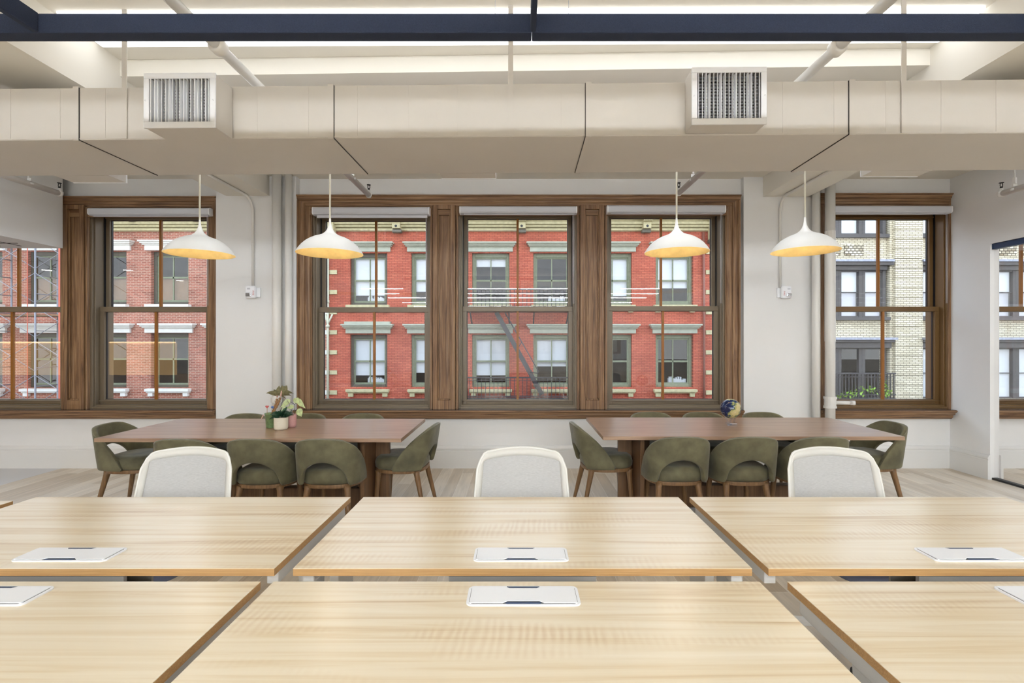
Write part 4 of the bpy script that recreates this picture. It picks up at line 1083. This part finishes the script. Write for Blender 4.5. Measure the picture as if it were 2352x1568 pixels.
def sill(parent, pxc, y0, m, hw=49):
    c = bx(pxc); k = BD/F
    l = MB().box(c-hw*k, c+hw*k, BD-0.22, BD, bz(y0+6), bz(y0)).box(c-(hw-1.5)*k, c+(hw-1.5)*k, BD-0.16, BD, bz(y0+9), bz(y0+6))
    for s in (-1, 1): l.box(c+s*(hw-10)*k-5.5*k, c+s*(hw-10)*k+5.5*k, BD-0.14, BD, bz(y0+17), bz(y0+9))
    l.build('window_sill', m, parent, bevel=0.008)
def cornice(parent, x0, x1, m):
    c = MB()
    c.box(x0, x1, BD-0.08, BD, bz(532), bz(500)).box(x0, x1, BD-0.16, BD-0.08, bz(531), bz(526)).box(x0, x1, BD-0.26, BD-0.08, bz(524), bz(519)).box(x0, x1, BD-0.34, BD-0.08, bz(519), bz(513))
    c.box(x0, x1, BD-0.9, BD, bz(496), bz(488)).box(x0, x1, BD-1.0, BD, bz(488), bz(478))
    c.build('cornice', m, parent, bevel=0.01)
def bracket(parent, pxc, m, y0=500, y1=537, hw=10):
    c = bx(pxc); k = BD/F
    b = MB().box(c-hw*k, c+hw*k, BD-0.55, BD-0.08, bz(y0+14), bz(y0)).box(c-hw*k*0.9, c+hw*k*0.9, BD-0.42, BD-0.08, bz(y1-8), bz(y0+14))
    for j in range(3): b.box(c-hw*k*0.7+j*hw*k*0.55, c-hw*k*0.7+j*hw*k*0.55+0.06, BD-0.58, BD-0.55, bz(y0+13), bz(y0))
    o = b.build('cornice_bracket', m, parent, bevel=0.015)
    MB().lathe([(0, 0), (0.05, 0)], (0,0,0), 12).build('bracket_hole', M['black'], o, local=True).matrix_local = Matrix.Translation(Vector((c, BD-0.425, bz(y1-13)))-org(o)) @ Matrix.Rotation(R(90), 4, 'X')
    b2 = MB().box(c-hw*k, c+hw*k, BD-0.3, BD-0.08, bz(y1), bz(y1-7)); b2.build('bracket_foot', M['greendark'], o)
def quoins(parent, x0, x1, m, n=8, y0=901.0):
    for k_ in range(n):
        y = y0-46.0*k_
        MB().box(x0, x1, BD-0.05, BD+0.01, bz(y+4.8), bz(y-4.8)).build('quoin', m, parent, bevel=0.006)

# red building
rb = thing('brick_building', 'bright painted red brick building across the street seen through the three central windows', 'building', (0.3, BD, -9))
RX0, RX1 = bx(757), bx(1668)
cols = [846.5, 987, 1127, 1268, 1408.5, 1549]
up = (581, 700); lo = (768, 889)
holes = []
for c in cols:
    for (a, b) in (up, lo): holes.append((bx(c-43), bx(c+43), bz(b), bz(a)))
    holes.append((bx(c-43), bx(c+43), bz(1078), bz(957)))
facade(RX0, RX1, -9, bz(500), holes).build('brick_wall', M['redbrick'], rb)
MB().box(RX0, RX1, BD+0.1, BD+0.45, bz(500), bz(478)).build('parapet', M['tanstone'], rb)
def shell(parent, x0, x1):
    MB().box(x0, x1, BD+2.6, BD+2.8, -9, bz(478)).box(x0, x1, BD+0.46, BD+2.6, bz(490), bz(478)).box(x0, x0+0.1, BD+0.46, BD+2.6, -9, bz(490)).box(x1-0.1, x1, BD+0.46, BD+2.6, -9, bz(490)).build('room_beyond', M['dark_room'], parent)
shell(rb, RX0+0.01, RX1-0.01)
cornice(rb, RX0, RX1, M['tanstone'])
bu = [677, 668, 610, None, 678, 660]; bl_ = [863, 857, 863, 842, None, None]
for i, c in enumerate(cols):
    fm = M['greendark'] if i == 0 else M['green']
    ext_window(rb, c, 43, up[0], up[1], fm, bu[i], 643, books=(i in (0, 3)))
    ext_window(rb, c, 43, lo[0], lo[1], fm, bl_[i], 830, books=(i in (0, 5)))
    lintel(rb, c, 557.5, M['sagestone']); lintel(rb, c, 744.5, M['sagestone'], block=(i == 0))
    sill(rb, c, 700.5, M['tanstone']); sill(rb, c, 893, M['tanstone'])
for px_ in (915, 1198, 1481): bracket(rb, px_, M['tanstone'])
bracket(rb, 766, M['tanstone'], 500, 548, 9); bracket(rb, 1631, M['tanstone'], 500, 560, 8)
quoins(rb, RX0+0.01, bx(774.5), M['tanstone']); quoins(rb, bx(1620.5), bx(1640), M['tanstone'])
tag(MB().tube([(bx(755), BD-0.10, bz(1000)), (bx(755), BD-0.10, bz(536))], 0.045, 10).tube([(bx(755), BD-0.10, bz(745)), (bx(749), BD-0.12, bz(722))], 0.04, 8).tube([(bx(755), BD-0.10, bz(745)), (bx(766), BD-0.12, bz(722))], 0.035, 8).tube([(bx(755), BD-0.1, bz(752)), (bx(755), BD-0.1, bz(746))], 0.075, 10).tube([(bx(755), BD-0.1, bz(696)), (bx(755), BD-0.1, bz(690))], 0.065, 10).build('downspout', M['spout'], None, loc=(bx(755), BD-0.1, -9)), 'pale vertical downspout at left corner of the bright red building', 'downspout')
tag(MB().tube([(bx(1615.5), BD-0.08, bz(1000)), (bx(1615.5), BD-0.08, bz(720)), (bx(1613), BD-0.08, bz(714)), (bx(1615.5), BD-0.08, bz(708)), (bx(1614), BD-0.08, bz(534))], 0.05, 8).build('downspout', M['spout2'], None, loc=(bx(1615), BD-0.08, -9)), 'brown vertical downspout at right corner of the bright red building', 'downspout')
# fire escape
fe = thing('fire_escape', 'dark iron fire escape with stair on the red building, seen through the middle window', 'fire escape', (bx(1190), BD-0.6, bz(912)))
fx0, fx1 = bx(1056), bx(1326); yo = BD-1.0
for (yp, yr) in ((912, 867), (716, 665)):
    MB().box(fx0, fx1, yo, BD-0.31, bz(yp)-0.05, bz(yp)+0.03).build('platform', M['iron'], fe)
    zt_, zb_ = Z(yr, yo), bz(yp)+0.03
    rl = MB().bar((fx0, yo, zt_), (fx1, yo, zt_), 0.045).bar((fx0, yo, zb_+0.12), (fx1, yo, zb_+0.12), 0.03).bar((fx0, yo, zt_-0.1), (fx1, yo, zt_-0.1), 0.02)
    nb = 30
    for k_ in range(nb+1):
        xx = fx0+(fx1-fx0)*k_/nb; rl.bar((xx, yo, zb_), (xx, yo, zt_), 0.022)
    for xx in (fx0, fx1): rl.bar((xx, yo, zt_), (xx, BD-0.32, zt_), 0.04)
    rl.build('railing', M['iron'], fe)
    br_ = MB()
    for xx in (bx(1085), bx(1170), bx(1225), bx(1300)): br_.bar((xx, yo+0.05, bz(yp)-0.07), (xx, BD-0.02, bz(yp)-0.55), 0.045)
    br_.build('support_bracket', M['iron'], fe)
ysx = BD-0.70; p0 = Vector((X(1140, ysx), ysx, Z(717, ysx))); p1 = Vector((X(1245, ysx), ysx, Z(906, ysx)))
sr = MB().bar(p0, p1, 0.04, 0.17)
p0b = p0+Vector((0, 0.36, 0)); p1b = p1+Vector((0, 0.36, 0)); sr.bar(p0b, p1b, 0.04, 0.17)
for k_ in range(1, 14):
    c_ = p0.lerp(p1, k_/14); sr.box(c_.x-0.11, c_.x+0.11, c_.y, c_.y+0.36, c_.z-0.012, c_.z+0.012)
sr.build('stair', M['iron'], fe)
h0 = Vector((X(1160, ysx), ysx-0.03, Z(718, ysx))); h1 = Vector((X(1237, ysx), ysx-0.03, Z(853, ysx)))
MB().tube([h0, h1, h1+Vector((-0.05, 0, -0.06)), h1+Vector((-0.32, 0, -0.02))], 0.022, 8).tube([h0.lerp(h1, 0.5), p0.lerp(p1, 0.45)], 0.015, 6).build('handrail', M['iron'], fe)

# left old brick building
lb = thing('brick_building', 'weathered pinkish brick building with white lintels, seen through the left windows', 'building', (-18, BD, -9))
lcols = [-180, -37.5, 105, 247.5, 390, 532.5, 665]
holes = []
lup = (577, 698); llo = (765, 890)
for c in lcols:
    for (a, b) in (lup, llo): holes.append((bx(c-43), bx(c+43), bz(b), bz(a)))
facade(bx(-300), RX0, -9, bz(500), holes).build('brick_wall', M['pinkbrick'], lb)
MB().box(bx(-300), RX0, BD+0.1, BD+0.45, bz(500), bz(478)).build('parapet', M['tanstone'], lb)
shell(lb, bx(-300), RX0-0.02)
cornice(lb, bx(-300), RX0-0.01, M['tanstone'])
for c in lcols:
    ext_window(lb, c, 43, lup[0], lup[1], M['greendark'], None, 636, lower_board=True)
    ext_window(lb, c, 43, llo[0], llo[1], M['greendark'], None, 825)
    lintel(lb, c, 553.5, M['whitestone'], hw=62.5, h=22); lintel(lb, c, 743, M['whitestone'], hw=62.5, h=21)
    sill(lb, c, 699, M['whitestone'], hw=50); sill(lb, c, 892, M['whitestone'], hw=50)
bracket(lb, 320, M['tanstone'], 500, 519, 8); bracket(lb, 465, M['tanstone'], 500, 519, 8); bracket(lb, 175, M['tanstone'], 500, 519, 8)
quoins(lb, bx(744.5), RX0-0.01, M['whitestone'], 8, 901)
# scaffold in front of it
SY = 18.5
sc = thing('scaffold', 'steel scaffold with crossed braces in front of the pinkish brick building', 'scaffold', (X(60, SY), SY, -9))
posts = [-140, -30, 81, 192 - 45]
xsn = [X(p, SY) for p in (-140, -30, 81)]
po = MB()
for x in xsn:
    for yy in (SY, SY+0.9): po.tube([(x, yy, -9), (x, yy, Z(560, SY))], 0.03, 8)
    for k_ in range(9):
        z = Z(930, SY)+k_*0.68; po.tube([(x, SY, z), (x, SY+0.9, z)], 0.018, 6)
po.build('scaffold_frame', M['silver'], sc)
xb = MB()
for a, b in zip(xsn, xsn[1:]+[xsn[-1]+1.77]):
    for k_ in range(-1, 5):
        z = Z(930, SY)+k_*1.25
        xb.tube([(a, SY, z), (b, SY, z+1.1)], 0.012, 6).tube([(a, SY-0.02, z+1.1), (b, SY-0.02, z)], 0.012, 6)
xb.build('cross_brace', M['silver'], sc)
ot = MB()
for px_ in (63, 137): ot.tube([(X(px_, SY-0.2), SY-0.2, -9), (X(px_, SY-0.2), SY-0.2, Z(560, SY))], 0.014 if px_ == 63 else 0.035, 8)
ot.build('orange_standard', M['orange'], sc)
for k_ in (0, 1):
    MB().box(X(-150, SY), X(148, SY), SY+0.05, SY+0.85, Z(722-187*k_, SY)-0.05, Z(722-187*k_, SY)).build('deck_board', M['ply'], sc)

# cream building on the right
cb_ = thing('brick_building', 'cream brick building with dark bay windows, seen through the right window', 'building', (16, BD, -9))
k = BD/F
CX0, CX1 = RX1+0.02, bx(2700)
bays = [(1760, 2044), (2113, 2400), (2470, 2690)]
pier_px = [(1668, 1760), (2044, 2113), (2400, 2470)]
wl = MB()
for a, b in pier_px:
    a = max(a, 1669)
    wl.box(bx(a), bx(b), BD, BD+0.6, -9, bz(440))
    # grooved pier face
    y = 440
    while y < 1100:
        wl.box(bx(a+7), bx(b), BD-0.14, BD, bz(y+21.2), bz(y)); y += 22.2
wl.build('grooved_pier', M['creambrick'], cb_)
for a, b in bays:
    MB().box(bx(a), bx(b), BD+0.15, BD+0.6, bz(775), bz(735)).build('spandrel', M['creambrick'], cb_)
    MB().box(bx(a), bx(b), BD+0.15, BD+0.6, bz(597), bz(545)).build('patterned_spandrel', M['creambrick'], cb_)
    pn = MB(); xa = bx(a)+0.4
    while xa < bx(b)-0.8:
        pn.box(xa, xa+0.75, BD+0.10, BD+0.155, bz(585), bz(560)); xa += 0.93
    pn.build('lattice_panel', M['creamdeep'], cb_)
    MB().box(bx(a), bx(b), BD+0.15, BD+0.6, -9, bz(915)).build('wall_below', M['creambrick'], cb_)
    MB().box(bx(a)-0.02, bx(b)+0.04 if b != 2044 else bx(b)+0.12, BD-0.28, BD+0.2, bz(780), bz(775)).box(bx(a)-0.02, bx(b)+0.04, BD-0.22, BD+0.2, bz(602), bz(597)).build('flashing', M['lead'], cb_)
    MB().box(bx(a), bx(b)+0.06, BD-0.2, BD+0.2, bz(786), bz(780)).box(bx(a), bx(b)+0.02, BD-0.08, BD+0.2, bz(799), bz(786)).box(bx(a), bx(b)+0.06, BD-0.16, BD+0.2, bz(610), bz(602)).box(bx(a), bx(b)-0.1, BD-0.02, BD+0.2, bz(620), bz(610)).build('bay_cornice', M['charcoal'], cb_, bevel=0.02)
    MB().box(bx(a), bx(b), BD-0.05, BD+0.2, bz(735), bz(728)).box(bx(a), bx(b), BD+0.0, BD+0.2, bz(545), bz(537)).build('bay_sill', M['charcoal'], cb_)
    for (y0, y1, rail, blind) in ((440, 537, None, 537), (620, 728, 670, 669), (799, 915, 856, None)):
        n_ = int(round((b-a)/57.0)); step = (b-a-10)/n_
        for j in range(n_):
            xa, xb_ = bx(a+5+step*j), bx(a+5+step*(j+1))
            f = MB(); pw = 0.125
            f.box(xa, xa+pw, BD+0.1, BD+0.25, bz(y1), bz(y0)).box(xb_-pw, xb_, BD+0.1, BD+0.25, bz(y1), bz(y0)).box(xa+pw, xb_-pw, BD+0.12, BD+0.22, bz(y0+3), bz(y0)).box(xa+pw, xb_-pw, BD+0.12, BD+0.22, bz(y1), bz(y1-3))
            if rail: f.box(xa+pw, xb_-pw, BD+0.14, BD+0.2, bz(rail+2), bz(rail))
            fr = f.build('bay_window', M['charcoal'], cb_, bevel=0.008)
            MB().box(xa+pw, xb_-pw, BD+0.17, BD+0.176, bz(y1-3), bz(y0+3)).build('pane', M['glass'], fr)
            if blind: MB().box(xa+pw+0.02, xb_-pw-0.02, BD+0.24, BD+0.26, bz(blind), bz(y0+3)).build('window_shade', M['shade_out'], fr)
            elif a > 2100: MB().box(xa+pw+0.02, xb_-pw-0.02, BD+0.24, BD+0.26, bz(912), bz(y0+3)).build('window_shade', M['shade_out'], fr)
            if rail and y0 == 620: MB().box(xa+pw+0.02, xb_-pw-0.02, BD+0.27, BD+0.29, bz(727), bz(671)).build('sheer_curtain', M['blind'], fr)
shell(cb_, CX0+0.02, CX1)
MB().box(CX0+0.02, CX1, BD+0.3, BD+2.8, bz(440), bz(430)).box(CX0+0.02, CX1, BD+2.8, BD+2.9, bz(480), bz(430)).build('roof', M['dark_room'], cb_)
# balcony railing and plants
rail = thing('balcony_railing', 'black iron balcony railing low on the cream brick building', 'railing', (bx(1985), BD-0.35, bz(912)))
r_ = MB(); ra, rbx = bx(1900), bx(2042); yq = BD-0.35
r_.bar((ra, yq, bz(856)), (rbx, yq, bz(856)), 0.05).bar((ra, yq, bz(864)), (rbx, yq, bz(864)), 0.03).bar((ra, yq, bz(904)), (rbx, yq, bz(904)), 0.04)
xx = ra
while xx < rbx: r_.bar((xx, yq, bz(912)), (xx, yq, bz(856)), 0.03); xx += 0.125
r_.build('bars', M['iron'], rail)
MB().box(ra, rbx, yq-0.03, BD+0.1, bz(918), bz(912)).build('balcony_floor', M['charcoal'], rail)
rn = random.Random(5)
vn = MB()
for k_ in range(190):
    c_ = rn.choice([(1938, 902, 9, 6), (1960, 897, 14, 9), (1984, 893, 7, 6), (2016, 885, 5, 14), (2022, 900, 6, 6), (1915, 906, 8, 5)])
    a = rn.uniform(0, 6.28)
    leaf(vn, (bx(c_[0]+rn.gauss(0, c_[2]*0.6)), yq-0.08+rn.uniform(-0.08, 0.2), bz(c_[1]+rn.gauss(0, c_[3]*0.6))), (math.cos(a), -0.4, math.sin(a)), 0.11, 0.08, 0.1, n=3)
tag(vn.build('balcony_vine', M['leafbright'], None, loc=(bx(1960), yq, bz(912))), 'bright green climbing vine on the iron balcony of the cream building', 'vine')

# ------------------------------------------------------------------ WORLD / CAMERA
sc_ = bpy.context.scene
wd = bpy.data.worlds.new('World'); sc_.world = wd; wd.use_nodes = True
nt = wd.node_tree; bg = nt.nodes['Background']
tc = nt.nodes.new('ShaderNodeTexCoord'); sp = nt.nodes.new('ShaderNodeSeparateXYZ'); cr = nt.nodes.new('ShaderNodeValToRGB')
nt.links.new(tc.outputs['Generated'], sp.inputs[0]); nt.links.new(sp.outputs['Z'], cr.inputs[0]); nt.links.new(cr.outputs[0], bg.inputs['Color'])
cr.color_ramp.elements[0].position = 0.0; cr.color_ramp.elements[0].color = (0.90, 0.95, 1.0, 1)
cr.color_ramp.elements[1].position = 0.7; cr.color_ramp.elements[1].color = (0.62, 0.78, 1.0, 1)
bg.inputs['Strength'].default_value = 2.6

cam = bpy.data.cameras.new('Camera'); co = bpy.data.objects.new('Camera', cam); col.objects.link(co)
co.location = (0, 0, CZ); co.rotation_euler = (R(90), 0, 0)
cam.sensor_width = 36.0; cam.lens = 36.0*F/2352.0; cam.shift_x = (1176.0-CX)/2352.0; cam.clip_start = 0.02; cam.clip_end = 200
sc_.camera = co
vs = sc_.view_settings; vs.view_transform = 'Standard'; vs.look = 'None'; vs.gamma = 1.0; vs.exposure = 0.28; vs.use_curve_mapping = False
